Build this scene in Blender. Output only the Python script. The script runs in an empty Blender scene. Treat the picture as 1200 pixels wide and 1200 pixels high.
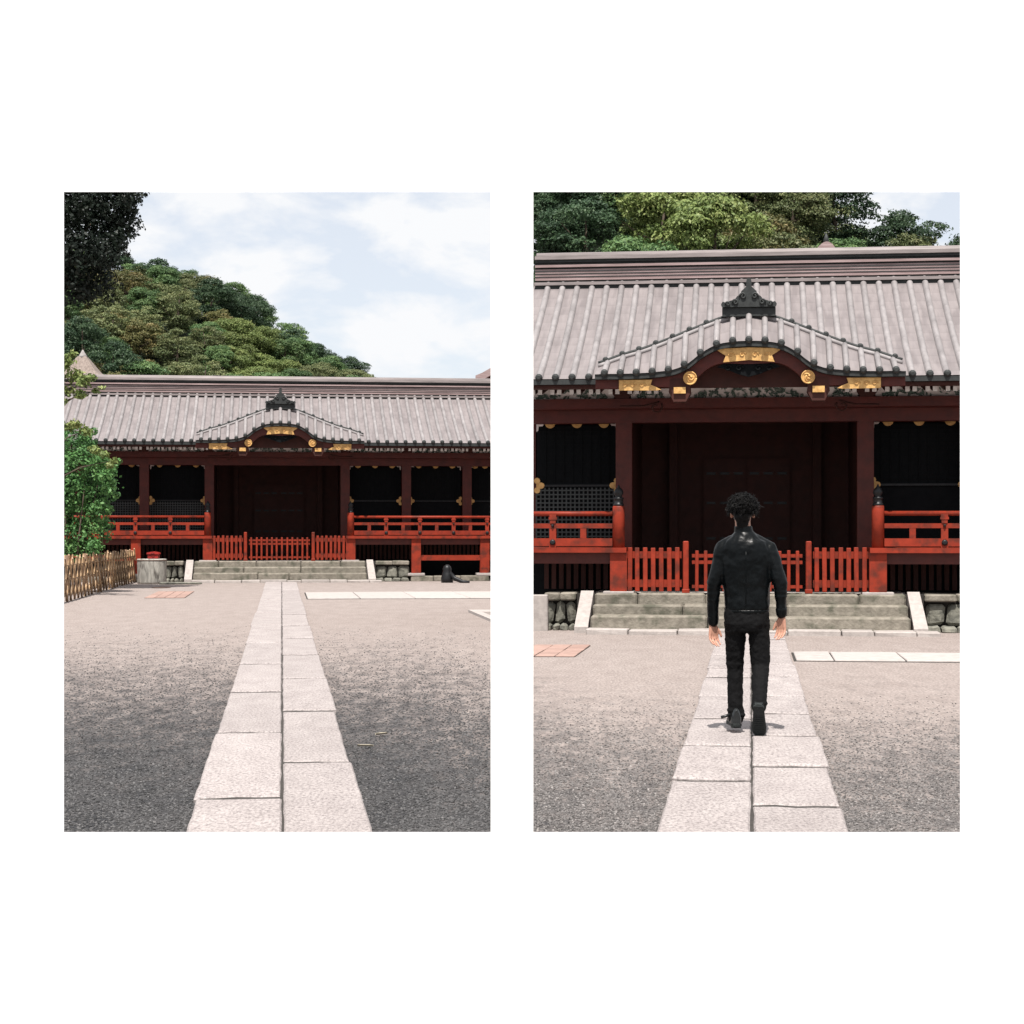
import bpy, bmesh, math, random
import numpy as np
from mathutils import Vector, Matrix, Euler

# ------------------------------------------------------------------ camera, sky, sun, exposure
scene = bpy.context.scene
COL = scene.collection
H = 1.45                      # eye height
F = 2200.0                    # focal length for a 1200 px wide picture
HOR = 624.0                   # row of the horizon
R = math.radians

cam_d = bpy.data.cameras.new('camera')
cam = bpy.data.objects.new('camera', cam_d); COL.objects.link(cam)
cam_d.sensor_width = 36.0; cam_d.lens = 36.0 * F / 1200.0
cam_d.shift_y = (HOR - 600.0) / 1200.0
cam_d.clip_start = 0.1; cam_d.clip_end = 5000
cam.location = (0, 0, H); cam.rotation_euler = (R(90), 0, 0)
scene.camera = cam

SUN_EL, SUN_AZ = 64.0, 186.0          # azimuth clockwise from +Y
world = bpy.data.worlds.new('World'); scene.world = world; world.use_nodes = True
nt = world.node_tree; nt.nodes.clear()
wo = nt.nodes.new('ShaderNodeOutputWorld')
sky = nt.nodes.new('ShaderNodeTexSky'); sky.sky_type = 'NISHITA'; sky.sun_disc = False
sky.sun_elevation = R(SUN_EL); sky.sun_rotation = R(SUN_AZ)
sky.air_density = 0.8; sky.dust_density = 0.8; sky.ozone_density = 1.6
bg1 = nt.nodes.new('ShaderNodeBackground'); bg1.inputs['Strength'].default_value = 0.085
bg2 = nt.nodes.new('ShaderNodeBackground'); bg2.inputs['Strength'].default_value = 0.60
bg2.inputs['Color'].default_value = (0.97, 0.98, 1.0, 1)
tc = nt.nodes.new('ShaderNodeTexCoord')
mp = nt.nodes.new('ShaderNodeMapping'); mp.inputs['Scale'].default_value = (13, 13, 27)
n1 = nt.nodes.new('ShaderNodeTexNoise'); n1.inputs['Scale'].default_value = 1.25
n1.inputs['Detail'].default_value = 8; n1.inputs['Roughness'].default_value = 0.56
n1.inputs['Distortion'].default_value = 0.25
cr = nt.nodes.new('ShaderNodeValToRGB')
cr.color_ramp.elements[0].position = 0.40; cr.color_ramp.elements[0].color = (0.66, 0.66, 0.66, 1)
cr.color_ramp.elements[1].position = 0.56; cr.color_ramp.elements[1].color = (1, 1, 1, 1)
mx = nt.nodes.new('ShaderNodeMixShader')
L = nt.links.new
L(tc.outputs['Generated'], mp.inputs['Vector']); L(mp.outputs['Vector'], n1.inputs['Vector'])
L(n1.outputs['Fac'], cr.inputs['Fac']); L(cr.outputs['Color'], mx.inputs['Fac'])
L(sky.outputs['Color'], bg1.inputs['Color']); L(bg1.outputs[0], mx.inputs[1]); L(bg2.outputs[0], mx.inputs[2])
L(mx.outputs[0], wo.inputs['Surface'])

sun_d = bpy.data.lights.new('sun', 'SUN'); sun_d.energy = 4.6; sun_d.angle = R(0.53)
sun_d.color = (1.0, 0.95, 0.89)
sun = bpy.data.objects.new('sun', sun_d); COL.objects.link(sun)
sv = Vector((math.sin(R(SUN_AZ)) * math.cos(R(SUN_EL)), math.cos(R(SUN_AZ)) * math.cos(R(SUN_EL)), math.sin(R(SUN_EL))))
sun.rotation_euler = sv.to_track_quat('Z', 'Y').to_euler(); sun.location = (0, -20, 60)

scene.view_settings.view_transform = 'Standard'; scene.view_settings.look = 'None'
scene.view_settings.gamma = 1.0; scene.view_settings.exposure = 0.72
scene.view_settings.use_curve_mapping = False
scene.render.engine = 'CYCLES'
scene.render.resolution_x = 1024; scene.render.resolution_y = 1024

rnd = random.Random(7)

# ------------------------------------------------------------------ materials
MATS = {}
def mat(name, col, col2=None, scale=8.0, rough=0.7, metal=0.0, bump=0.0, bscale=None, stretch=(1, 1, 1),
        detail=5, lo=0.35, hi=0.65, rand=0.0, dirt=None, spec=0.35, bdist=0.01):
    """noise-mottled principled material in object coordinates; rand = brightness change between objects"""
    m = bpy.data.materials.new(name); m.use_nodes = True; MATS[name] = m
    t = m.node_tree; ns = t.nodes; b = ns['Principled BSDF']; lk = t.links.new
    b.inputs['Roughness'].default_value = rough; b.inputs['Metallic'].default_value = metal
    b.inputs['Specular IOR Level'].default_value = spec
    co = ns.new('ShaderNodeTexCoord'); ma = ns.new('ShaderNodeMapping'); ma.inputs['Scale'].default_value = stretch
    oi = ns.new('ShaderNodeObjectInfo')
    ad = ns.new('ShaderNodeVectorMath'); ad.operation = 'MULTIPLY_ADD'
    cb = ns.new('ShaderNodeCombineXYZ')
    for k in range(3): lk(oi.outputs['Random'], cb.inputs[k])
    ad.inputs[1].default_value = (37, 37, 37)
    lk(cb.outputs[0], ad.inputs[0]); lk(co.outputs['Object'], ad.inputs[2]); lk(ad.outputs[0], ma.inputs['Vector'])
    nz = ns.new('ShaderNodeTexNoise'); nz.inputs['Scale'].default_value = scale; nz.inputs['Detail'].default_value = detail
    nz.inputs['Roughness'].default_value = 0.6
    lk(ma.outputs[0], nz.inputs['Vector'])
    rp = ns.new('ShaderNodeValToRGB'); rp.color_ramp.elements[0].position = lo; rp.color_ramp.elements[1].position = hi
    c2 = col2 or tuple(c * 0.7 for c in col)
    rp.color_ramp.elements[0].color = (*c2, 1); rp.color_ramp.elements[1].color = (*col, 1)
    lk(nz.outputs['Fac'], rp.inputs['Fac']); out = rp.outputs['Color']
    if dirt:
        n2 = ns.new('ShaderNodeTexNoise'); n2.inputs['Scale'].default_value = dirt[1]; n2.inputs['Detail'].default_value = 7
        lk(ma.outputs[0], n2.inputs['Vector'])
        r2 = ns.new('ShaderNodeValToRGB'); r2.color_ramp.elements[0].position = dirt[2]; r2.color_ramp.elements[1].position = dirt[3]
        lk(n2.outputs['Fac'], r2.inputs['Fac'])
        mm = ns.new('ShaderNodeMix'); mm.data_type = 'RGBA'; lk(r2.outputs['Color'], mm.inputs['Factor'])
        mm.inputs[6].default_value = (*dirt[0], 1); lk(out, mm.inputs[7]); out = mm.outputs[2]
    if rand:
        mr = ns.new('ShaderNodeMapRange'); mr.inputs['To Min'].default_value = 1 - rand; mr.inputs['To Max'].default_value = 1 + rand
        lk(oi.outputs['Random'], mr.inputs['Value'])
        vm = ns.new('ShaderNodeVectorMath'); vm.operation = 'SCALE'
        lk(out, vm.inputs[0]); lk(mr.outputs[0], vm.inputs['Scale']); out = vm.outputs[0]
    lk(out, b.inputs['Base Color'])
    if bump:
        n3 = ns.new('ShaderNodeTexNoise'); n3.inputs['Scale'].default_value = bscale or scale * 3; n3.inputs['Detail'].default_value = 6
        lk(ma.outputs[0], n3.inputs['Vector'])
        bp = ns.new('ShaderNodeBump'); bp.inputs['Strength'].default_value = bump; bp.inputs['Distance'].default_value = bdist
        lk(n3.outputs['Fac'], bp.inputs['Height']); lk(bp.outputs[0], b.inputs['Normal'])
    return m

mat('plaster', (0.90, 0.90, 0.90), (0.88, 0.88, 0.88), 3, 0.9, bump=0.05)
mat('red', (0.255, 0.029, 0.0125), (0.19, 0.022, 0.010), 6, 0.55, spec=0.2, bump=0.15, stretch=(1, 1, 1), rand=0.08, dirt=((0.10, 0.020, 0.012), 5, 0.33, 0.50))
mat('red_dark', (0.085, 0.014, 0.009), (0.055, 0.010, 0.007), 5, 0.55, bump=0.1)  # red of beams and columns, shade under the eaves put into the colour
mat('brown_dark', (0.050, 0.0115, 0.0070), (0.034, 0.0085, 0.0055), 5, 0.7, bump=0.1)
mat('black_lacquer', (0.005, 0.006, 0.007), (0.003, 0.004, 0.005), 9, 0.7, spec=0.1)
mat('lattice_grey', (0.05, 0.058, 0.058), (0.035, 0.04, 0.04), 9, 0.5)
mat('iron_black', (0.014, 0.015, 0.017), (0.009, 0.009, 0.01), 9, 0.45, metal=0.2)
mat('gold', (0.68, 0.42, 0.16), (0.46, 0.26, 0.09), 14, 0.5, metal=0.25, bump=0.35, bscale=45)
mat('roof_sheet', (0.208, 0.184, 0.184), (0.170, 0.150, 0.151), 5, 0.55, bump=0.12, stretch=(2.2, 0.35, 0.35), rand=0.03,
    dirt=((0.148, 0.130, 0.131), 3.0, 0.36, 0.52))
mat('roof_rib', (0.255, 0.237, 0.238), (0.180, 0.166, 0.167), 7, 0.5, rand=0.10, stretch=(1, 0.4, 0.4))
mat('ridge_copper', (0.34, 0.255, 0.25), (0.22, 0.155, 0.15), 9, 0.6, stretch=(0.2, 3, 3), bump=0.2)
mat('ridge_pale', (0.26, 0.225, 0.22), (0.17, 0.148, 0.145), 6, 0.55, stretch=(0.3, 3, 3))
mat('roof_dark', (0.030, 0.034, 0.034), (0.018, 0.02, 0.02), 10, 0.6, bump=0.2)
mat('white_board', (0.74, 0.69, 0.66), (0.58, 0.53, 0.51), 8, 0.7)
mat('white_end', (0.72, 0.70, 0.68), (0.55, 0.52, 0.5), 20, 0.7)
mat('carving_green', (0.12, 0.16, 0.135), (0.05, 0.08, 0.065), 18, 0.6, bump=0.2)
mat('step_stone', (0.225, 0.203, 0.168), (0.145, 0.130, 0.106), 10, 0.85, bump=0.5, bscale=26, rand=0.12, dirt=((0.09, 0.088, 0.066), 4, 0.34, 0.47), bdist=0.02)
mat('pale_stone', (0.37, 0.335, 0.315), (0.29, 0.262, 0.247), 12, 0.85, bump=0.3, bscale=40, rand=0.07)
mat('rough_stone', (0.21, 0.205, 0.17), (0.10, 0.10, 0.085), 7, 0.9, bump=0.9, bscale=13, rand=0.2, bdist=0.03)
mat('white_stone', (0.41, 0.375, 0.355), (0.33, 0.30, 0.285), 10, 0.85, bump=0.3, bscale=40, rand=0.05)
mat('dry_leaf', (0.40, 0.36, 0.28), None, 20, 0.8)
mat('mortar', (0.045, 0.040, 0.036), None, 10, 0.95)
mat('brick_pink', (0.34, 0.225, 0.19), (0.28, 0.185, 0.155), 9, 0.85, rand=0.10, bump=0.2)
mat('bamboo', (0.40, 0.27, 0.15), (0.20, 0.12, 0.065), 7, 0.5, rand=0.3)
mat('bamboo_post', (0.17, 0.10, 0.06), None, 7, 0.7)
mat('cistern_stone', (0.40, 0.38, 0.34), (0.21, 0.20, 0.18), 5, 0.9, bump=0.5, stretch=(2.5, 2.5, 0.7), dirt=((0.10, 0.09, 0.08), 4, 0.33, 0.46))
mat('red_paint', (0.34, 0.025, 0.02), (0.25, 0.02, 0.017), 8, 0.45)
mat('iron_lid', (0.11, 0.07, 0.055), None, 10, 0.7)
mat('bark', (0.10, 0.075, 0.055), (0.05, 0.038, 0.03), 9, 0.9, bump=0.6)
mat('skin', (0.50, 0.27, 0.19), (0.42, 0.21, 0.15), 20, 0.55)
mat('hair', (0.004, 0.0036, 0.0036), None, 20, 0.36, spec=0.16)
mat('leather', (0.003, 0.004, 0.0046), (0.002, 0.0028, 0.0032), 16, 0.33, bump=0.10, bscale=60, spec=0.14)
mat('denim_black', (0.0042, 0.0042, 0.0046), (0.003, 0.003, 0.0034), 60, 0.85, bump=0.15, bscale=200, spec=0.15)
mat('shoe_black', (0.010, 0.012, 0.013), None, 30, 0.4, spec=0.5)
mat('sole_black', (0.016, 0.02, 0.02), None, 60, 0.75, bump=0.4, bscale=90)
mat('hill_soil', (0.030, 0.042, 0.022), (0.018, 0.026, 0.015), 0.4, 0.95)
mat('thatch', (0.25, 0.205, 0.18), (0.15, 0.12, 0.105), 9, 0.9, stretch=(2, 2, 0.5), bump=0.4)
mat('lichen_stone', (0.30, 0.28, 0.27), None, 9, 0.9)

def seams(name, k, amount):
    # cross seams of the copper sheets
    m = MATS[name]; t = m.node_tree; ns = t.nodes; b = ns['Principled BSDF']; lk = t.links.new
    src = b.inputs['Base Color'].links[0].from_socket
    co = ns.new('ShaderNodeTexCoord'); sp = ns.new('ShaderNodeSeparateXYZ'); lk(co.outputs['Object'], sp.inputs[0])
    row = ns.new('ShaderNodeMath'); row.operation = 'MULTIPLY'; row.inputs[1].default_value = k; lk(sp.outputs['Y'], row.inputs[0])
    fr = ns.new('ShaderNodeMath'); fr.operation = 'FRACT'; lk(row.outputs[0], fr.inputs[0])
    rp = ns.new('ShaderNodeValToRGB'); e = rp.color_ramp.elements
    e[0].position = 0.0; e[0].color = (amount,) * 3 + (1,); e[1].position = 0.13; e[1].color = (1, 1, 1, 1)
    q = e.new(0.9); q.color = (1.06, 1.06, 1.06, 1); lk(fr.outputs[0], rp.inputs['Fac'])
    mm = ns.new('ShaderNodeMix'); mm.data_type = 'RGBA'; mm.blend_type = 'MULTIPLY'; mm.inputs['Factor'].default_value = 1
    lk(src, mm.inputs[6]); lk(rp.outputs['Color'], mm.inputs[7]); lk(mm.outputs[2], b.inputs['Base Color'])
seams('roof_sheet', 3.4, 0.89); seams('roof_rib', 1.7, 0.88)

def slab_mat():
    m = bpy.data.materials.new('granite_slab'); m.use_nodes = True; MATS['granite_slab'] = m
    t = m.node_tree; ns = t.nodes; b = ns['Principled BSDF']; lk = t.links.new
    b.inputs['Roughness'].default_value = 0.85; b.inputs['Specular IOR Level'].default_value = 0.25
    ge = ns.new('ShaderNodeNewGeometry'); oi = ns.new('ShaderNodeObjectInfo')
    ma = ns.new('ShaderNodeMapping'); ma.inputs['Scale'].default_value = (1, 0.42, 1); lk(ge.outputs['Position'], ma.inputs['Vector'])
    n1 = ns.new('ShaderNodeTexNoise'); n1.inputs['Scale'].default_value = 4.5; n1.inputs['Detail'].default_value = 8; lk(ma.outputs[0], n1.inputs['Vector'])
    r1 = ns.new('ShaderNodeValToRGB'); r1.color_ramp.elements[0].position = 0.3; r1.color_ramp.elements[1].position = 0.7
    r1.color_ramp.elements[0].color = (0.315, 0.280, 0.272, 1); r1.color_ramp.elements[1].color = (0.385, 0.347, 0.336, 1)
    lk(n1.outputs['Fac'], r1.inputs['Fac'])
    n2 = ns.new('ShaderNodeTexNoise'); n2.inputs['Scale'].default_value = 60; n2.inputs['Detail'].default_value = 6; n2.inputs['Roughness'].default_value = 0.72; lk(ma.outputs[0], n2.inputs['Vector'])
    r2 = ns.new('ShaderNodeValToRGB'); r2.color_ramp.elements[0].position = 0.30; r2.color_ramp.elements[1].position = 0.58
    r2.color_ramp.elements[0].color = (0.36, 0.35, 0.36, 1); r2.color_ramp.elements[1].color = (1.06, 1.06, 1.06, 1)
    lk(n2.outputs['Fac'], r2.inputs['Fac'])
    mm = ns.new('ShaderNodeMix'); mm.data_type = 'RGBA'; mm.blend_type = 'MULTIPLY'; mm.inputs['Factor'].default_value = 1
    lk(r1.outputs['Color'], mm.inputs[6]); lk(r2.outputs['Color'], mm.inputs[7])
    mr = ns.new('ShaderNodeMapRange'); mr.inputs['To Min'].default_value = 0.92; mr.inputs['To Max'].default_value = 1.07
    lk(oi.outputs['Random'], mr.inputs['Value'])
    vm = ns.new('ShaderNodeVectorMath'); vm.operation = 'SCALE'; lk(mm.outputs[2], vm.inputs[0]); lk(mr.outputs[0], vm.inputs['Scale'])
    lk(vm.outputs[0], b.inputs['Base Color'])
    bp = ns.new('ShaderNodeBump'); bp.inputs['Strength'].default_value = 0.6; bp.inputs['Distance'].default_value = 0.012
    lk(n2.outputs['Fac'], bp.inputs['Height']); lk(bp.outputs[0], b.inputs['Normal'])
slab_mat()

def gravel_mat():
    """pale by the halls, darker further out, with a noisy break between"""
    m = bpy.data.materials.new('gravel'); m.use_nodes = True; MATS['gravel'] = m
    t = m.node_tree; ns = t.nodes; b = ns['Principled BSDF']; lk = t.links.new
    b.inputs['Roughness'].default_value = 0.95; b.inputs['Specular IOR Level'].default_value = 0.1
    ge = ns.new('ShaderNodeNewGeometry'); sp = ns.new('ShaderNodeSeparateXYZ'); lk(ge.outputs['Position'], sp.inputs[0])
    st = ns.new('ShaderNodeMapping'); st.inputs['Scale'].default_value = (1, 0.33, 1); lk(ge.outputs['Position'], st.inputs['Vector'])
    def noise(scale, det, rough=0.6):
        n = ns.new('ShaderNodeTexNoise'); n.inputs['Scale'].default_value = scale; n.inputs['Detail'].default_value = det
        n.inputs['Roughness'].default_value = rough; lk(st.outputs[0], n.inputs['Vector']); return n
    def ramp(src, p0, p1, c0, c1):
        r = ns.new('ShaderNodeValToRGB'); r.color_ramp.elements[0].position = p0; r.color_ramp.elements[1].position = p1
        r.color_ramp.elements[0].color = c0; r.color_ramp.elements[1].color = c1; lk(src, r.inputs['Fac']); return r
    def math_(op, a, bb):
        n = ns.new('ShaderNodeMath'); n.operation = op
        for k, v in enumerate((a, bb)):
            if isinstance(v, (int, float)): n.inputs[k].default_value = v
            else: lk(v, n.inputs[k])
        return n.outputs[0]
    lm = ns.new('ShaderNodeMapRange'); lm.interpolation_type = 'SMOOTHSTEP'; lm.inputs['From Min'].default_value = 1.0; lm.inputs['From Max'].default_value = -1.0
    lk(sp.outputs['X'], lm.inputs['Value']); left = lm.outputs[0]
    # log distance, nearer than the break = darker tone
    lg = math_('LOGARITHM', math_('MAXIMUM', sp.outputs['Y'], 1.0), 2.0)
    edge = math_('ADD', 3.72, math_('MULTIPLY', left, 0.62))
    d = math_('SUBTRACT', lg, edge)
    big = noise(0.9, 6); mid = noise(4.0, 6); clump = noise(7.5, 5, 0.65); fine = noise(42, 4, 0.7)
    d2 = math_('ADD', d, math_('MULTIPLY', math_('SUBTRACT', clump.outputs['Fac'], 0.5), 2.0))
    d3 = math_('ADD', d2, math_('MULTIPLY', math_('SUBTRACT', big.outputs['Fac'], 0.5), 0.7))
    mr = ns.new('ShaderNodeMapRange'); mr.interpolation_type = 'SMOOTHSTEP'
    mr.inputs['From Min'].default_value = -0.95; mr.inputs['From Max'].default_value = 0.5; lk(d3, mr.inputs['Value'])
    pale = ramp(mid.outputs['Fac'], 0.3, 0.7, (0.255, 0.216, 0.20, 1), (0.305, 0.262, 0.244, 1))
    darkr = ramp(mid.outputs['Fac'], 0.33, 0.66, (0.062, 0.060, 0.061, 1), (0.125, 0.118, 0.116, 1))
    darkl = ramp(mid.outputs['Fac'], 0.33, 0.66, (0.032, 0.033, 0.036, 1), (0.075, 0.072, 0.073, 1))
    dark = ns.new('ShaderNodeMix'); dark.data_type = 'RGBA'; lk(left, dark.inputs['Factor']); lk(darkr.outputs['Color'], dark.inputs[6]); lk(darkl.outputs['Color'], dark.inputs[7])
    mx_ = ns.new('ShaderNodeMix'); mx_.data_type = 'RGBA'; lk(mr.outputs[0], mx_.inputs['Factor'])
    lk(dark.outputs[2], mx_.inputs[6]); lk(pale.outputs['Color'], mx_.inputs[7])
    sp2 = ramp(fine.outputs['Fac'], 0.36, 0.66, (0.62, 0.62, 0.62, 1), (1.3, 1.3, 1.3, 1))
    mu = ns.new('ShaderNodeMix'); mu.data_type = 'RGBA'; mu.blend_type = 'MULTIPLY'; mu.inputs['Factor'].default_value = 0.8
    lk(mx_.outputs[2], mu.inputs[6]); lk(sp2.outputs['Color'], mu.inputs[7])
    lk(mu.outputs[2], b.inputs['Base Color'])
    bp = ns.new('ShaderNodeBump'); bp.inputs['Strength'].default_value = 0.7; bp.inputs['Distance'].default_value = 0.02
    lk(fine.outputs['Fac'], bp.inputs['Height']); lk(bp.outputs[0], b.inputs['Normal'])
gravel_mat()

def leaf_mat(name, c0, c1, c2):
    m = bpy.data.materials.new(name); m.use_nodes = True; MATS[name] = m
    t = m.node_tree; ns = t.nodes; b = ns['Principled BSDF']; lk = t.links.new
    b.inputs['Roughness'].default_value = 0.55; b.inputs['Specular IOR Level'].default_value = 0.3
    at = ns.new('ShaderNodeAttribute'); at.attribute_name = 'tone'
    oi = ns.new('ShaderNodeObjectInfo')
    rp = ns.new('ShaderNodeValToRGB'); e = rp.color_ramp.elements
    e[0].position = 0.0; e[0].color = (*c0, 1); e[1].position = 1; e[1].color = (*c2, 1)
    k = e.new(0.5); k.color = (*c1, 1)
    lk(at.outputs['Fac'], rp.inputs['Fac'])
    mr = ns.new('ShaderNodeMapRange'); mr.inputs['To Min'].default_value = 0.75; mr.inputs['To Max'].default_value = 1.25
    lk(oi.outputs['Random'], mr.inputs['Value'])
    vm = ns.new('ShaderNodeVectorMath'); vm.operation = 'SCALE'; lk(rp.outputs['Color'], vm.inputs[0]); lk(mr.outputs[0], vm.inputs['Scale'])
    lk(vm.outputs[0], b.inputs['Base Color'])
    tr = ns.new('ShaderNodeBsdfTranslucent'); lk(vm.outputs[0], tr.inputs['Color'])
    mxs = ns.new('ShaderNodeMixShader'); mxs.inputs[0].default_value = 0.22
    lk(b.outputs[0], mxs.inputs[1]); lk(tr.outputs[0], mxs.inputs[2]); lk(mxs.outputs[0], ns['Material Output'].inputs['Surface'])
leaf_mat('leaf_mid', (0.052, 0.104, 0.042), (0.090, 0.160, 0.059), (0.166, 0.235, 0.086))
leaf_mat('leaf_bright', (0.075, 0.115, 0.034), (0.150, 0.200, 0.060), (0.255, 0.285, 0.105))
leaf_mat('leaf_dark', (0.020, 0.042, 0.022), (0.035, 0.068, 0.033), (0.061, 0.101, 0.046))
leaf_mat('leaf_rust', (0.090, 0.102, 0.036), (0.150, 0.144, 0.054), (0.258, 0.192, 0.084))
leaf_mat('leaf_olive', (0.075, 0.105, 0.044), (0.135, 0.165, 0.068), (0.220, 0.224, 0.101))
leaf_mat('leaf_shade', (0.007, 0.013, 0.009), (0.011, 0.020, 0.013), (0.017, 0.028, 0.017))  # shade of the overhanging crown is put into these leaf colours
leaf_mat('leaf_bush', (0.044, 0.116, 0.040), (0.077, 0.187, 0.055), (0.138, 0.264, 0.083))

# ------------------------------------------------------------------ mesh helpers
class MB:
    def __init__(s): s.v = []; s.f = []; s.m = []; s.sm = []
    def add(s, vs, fs, mi=0, smooth=False):
        o = len(s.v); s.v += [tuple(v) for v in vs]
        for f in fs: s.f.append([i + o for i in f]); s.m.append(mi); s.sm.append(smooth)
        return s
    def box(s, x0, x1, y0, y1, z0, z1, mi=0):
        return s.add([(x0, y0, z0), (x1, y0, z0), (x1, y1, z0), (x0, y1, z0), (x0, y0, z1), (x1, y0, z1), (x1, y1, z1), (x0, y1, z1)],
              [(0, 3, 2, 1), (4, 5, 6, 7), (0, 1, 5, 4), (1, 2, 6, 5), (2, 3, 7, 6), (3, 0, 4, 7)], mi)
    def cbox(s, x0, x1, y0, y1, z0, z1, c=0.01, jit=0.0, rg=None, mi=0):
        """chamfered, slightly uneven block"""
        vs = []; sx = (x0, x1); sy = (y0, y1); sz = (z0, z1)
        idx = {}
        for i in (0, 1):
            for j in (0, 1):
                for k in (0, 1):
                    d = (c if i == 0 else -c, c if j == 0 else -c, c if k == 0 else -c)
                    jv = [(rg.uniform(-jit, jit) if rg else 0) for _ in range(3)]
                    for a in range(3):
                        p = [sx[i] + d[0], sy[j] + d[1], sz[k] + d[2]]
                        p[a] = (sx[i], sy[j], sz[k])[a]
                        idx[(i, j, k, a)] = len(vs); vs.append([p[q] + jv[q] for q in range(3)])
        fs = []
        for a in range(3):
            b, c_ = (a + 1) % 3, (a + 2) % 3
            for side in (0, 1):
                q = []
                for (u, w) in ((0, 0), (1, 0), (1, 1), (0, 1)):
                    t = [0, 0, 0]; t[a] = side; t[b] = u; t[c_] = w; q.append(idx[(*t, a)])
                fs.append(q if side else q[::-1])
        for a in range(3):                      # edges along axis a
            b, c_ = (a + 1) % 3, (a + 2) % 3
            for u in (0, 1):
                for w in (0, 1):
                    t0 = [0, 0, 0]; t0[b] = u; t0[c_] = w; t1 = list(t0); t1[a] = 1
                    q = [idx[(*t0, b)], idx[(*t1, b)], idx[(*t1, c_)], idx[(*t0, c_)]]
                    fs.append(q if (u == w) else q[::-1])
        for i in (0, 1):
            for j in (0, 1):
                for k in (0, 1):
                    q = [idx[(i, j, k, 0)], idx[(i, j, k, 1)], idx[(i, j, k, 2)]]
                    fs.append(q if (i + j + k) % 2 else q[::-1])
        return s.add(vs, fs, mi)
    def tube(s, pts, rad, n=8, cap=True, mi=0, smooth=True):
        pts = [Vector(p) for p in pts]; rad = rad if hasattr(rad, '__len__') else [rad] * len(pts)
        vs = []; prev = None
        for i, p in enumerate(pts):
            t = (pts[min(i + 1, len(pts) - 1)] - pts[max(i - 1, 0)]).normalized()
            if prev is None:
                a = Vector((0, 0, 1)) if abs(t.z) < 0.9 else Vector((1, 0, 0)); u = t.cross(a).normalized()
            else: u = (prev - t * prev.dot(t)).normalized()
            prev = u; w = t.cross(u)
            for k in range(n):
                an = 2 * math.pi * k / n; vs.append(p + (u * math.cos(an) + w * math.sin(an)) * rad[i])
        fs = []
        for i in range(len(pts) - 1):
            for k in range(n):
                fs.append((i * n + k, i * n + (k + 1) % n, (i + 1) * n + (k + 1) % n, (i + 1) * n + k))
        s.add(vs, fs, mi, smooth)
        if cap:
            o = len(s.v) - len(vs); m = len(pts) - 1
            s.f.append([o + k for k in range(n)][::-1]); s.m.append(mi); s.sm.append(False)
            s.f.append([o + m * n + k for k in range(n)]); s.m.append(mi); s.sm.append(False)
        return s
    def lathe(s, prof, cx=0, cy=0, n=14, mi=0):
        vs = []
        for r_, z in prof:
            for k in range(n):
                a = 2 * math.pi * k / n; vs.append((cx + r_ * math.cos(a), cy + r_ * math.sin(a), z))
        fs = []
        for i in range(len(prof) - 1):
            for k in range(n): fs.append((i * n + k, i * n + (k + 1) % n, (i + 1) * n + (k + 1) % n, (i + 1) * n + k))
        s.add(vs, fs, mi, True); o = len(s.v) - len(vs)
        s.f.append([o + k for k in range(n)][::-1]); s.m.append(mi); s.sm.append(False)
        s.f.append([o + (len(prof) - 1) * n + k for k in range(n)]); s.m.append(mi); s.sm.append(False)
        return s
    def prism(s, poly, y0, y1, mi=0):
        """x-z outline (counter-clockwise seen from -y) pushed from y0 to y1"""
        n = len(poly); vs = [(x, y0, z) for x, z in poly] + [(x, y1, z) for x, z in poly]
        fs = [list(range(n)), list(range(2 * n - 1, n - 1, -1))]
        for k in range(n): fs.append((k, n + k, n + (k + 1) % n, (k + 1) % n))
        return s.add(vs, fs, mi)
    def grid(s, rows, mi=0, smooth=True):
        m = len(rows[0]); vs = [p for r_ in rows for p in r_]; fs = []
        for i in range(len(rows) - 1):
            for k in range(m - 1): fs.append((i * m + k, i * m + k + 1, (i + 1) * m + k + 1, (i + 1) * m + k))
        return s.add(vs, fs, mi, smooth)
    def mesh(s, name, mats):
        me = bpy.data.meshes.new(name); me.from_pydata([tuple(v) for v in s.v], [], s.f)
        for m_ in (mats if isinstance(mats, (list, tuple)) else [mats]): me.materials.append(MATS[m_])
        me.polygons.foreach_set('material_index', s.m); me.polygons.foreach_set('use_smooth', s.sm)
        me.update(); return me

def link(name, data, parent=None, loc=(0, 0, 0), rot=(0, 0, 0), scale=None):
    o = bpy.data.objects.new(name, data); COL.objects.link(o); o.parent = parent
    o.location = loc; o.rotation_euler = rot
    if scale is not None: o.scale = scale if hasattr(scale, '__len__') else (scale,) * 3
    return o
def part(name, mb, m, parent=None, loc=(0, 0, 0), rot=(0, 0, 0)):
    return link(name, mb.mesh(name, m), parent, loc, rot)
def tag(o, label=None, cat=None, group=None, kind=None):
    if label: o['label'] = label
    if cat: o['category'] = cat
    if group: o['group'] = group
    if kind: o['kind'] = kind
    return o

def catmull(xs, ys, q):
    """smooth curve through measured points"""
    xs = np.array(xs, float); ys = np.array(ys, float)
    m = np.gradient(ys, xs); q = np.clip(np.array(q, float), xs[0], xs[-1])
    i = np.clip(np.searchsorted(xs, q) - 1, 0, len(xs) - 2); h = xs[i + 1] - xs[i]; t = (q - xs[i]) / h
    return (2*t**3-3*t**2+1)*ys[i] + (t**3-2*t**2+t)*h*m[i] + (-2*t**3+3*t**2)*ys[i+1] + (t**3-t**2)*h*m[i+1]

# ------------------------------------------------------------------ the ground and the two courts
gm = MB(); gm.add([(-900, -200, 0), (900, -200, 0), (900, 2500, 0), (-900, 2500, 0)], [(0, 1, 2, 3)])
tag(part('ground', gm, 'gravel'), kind='structure')

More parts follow.
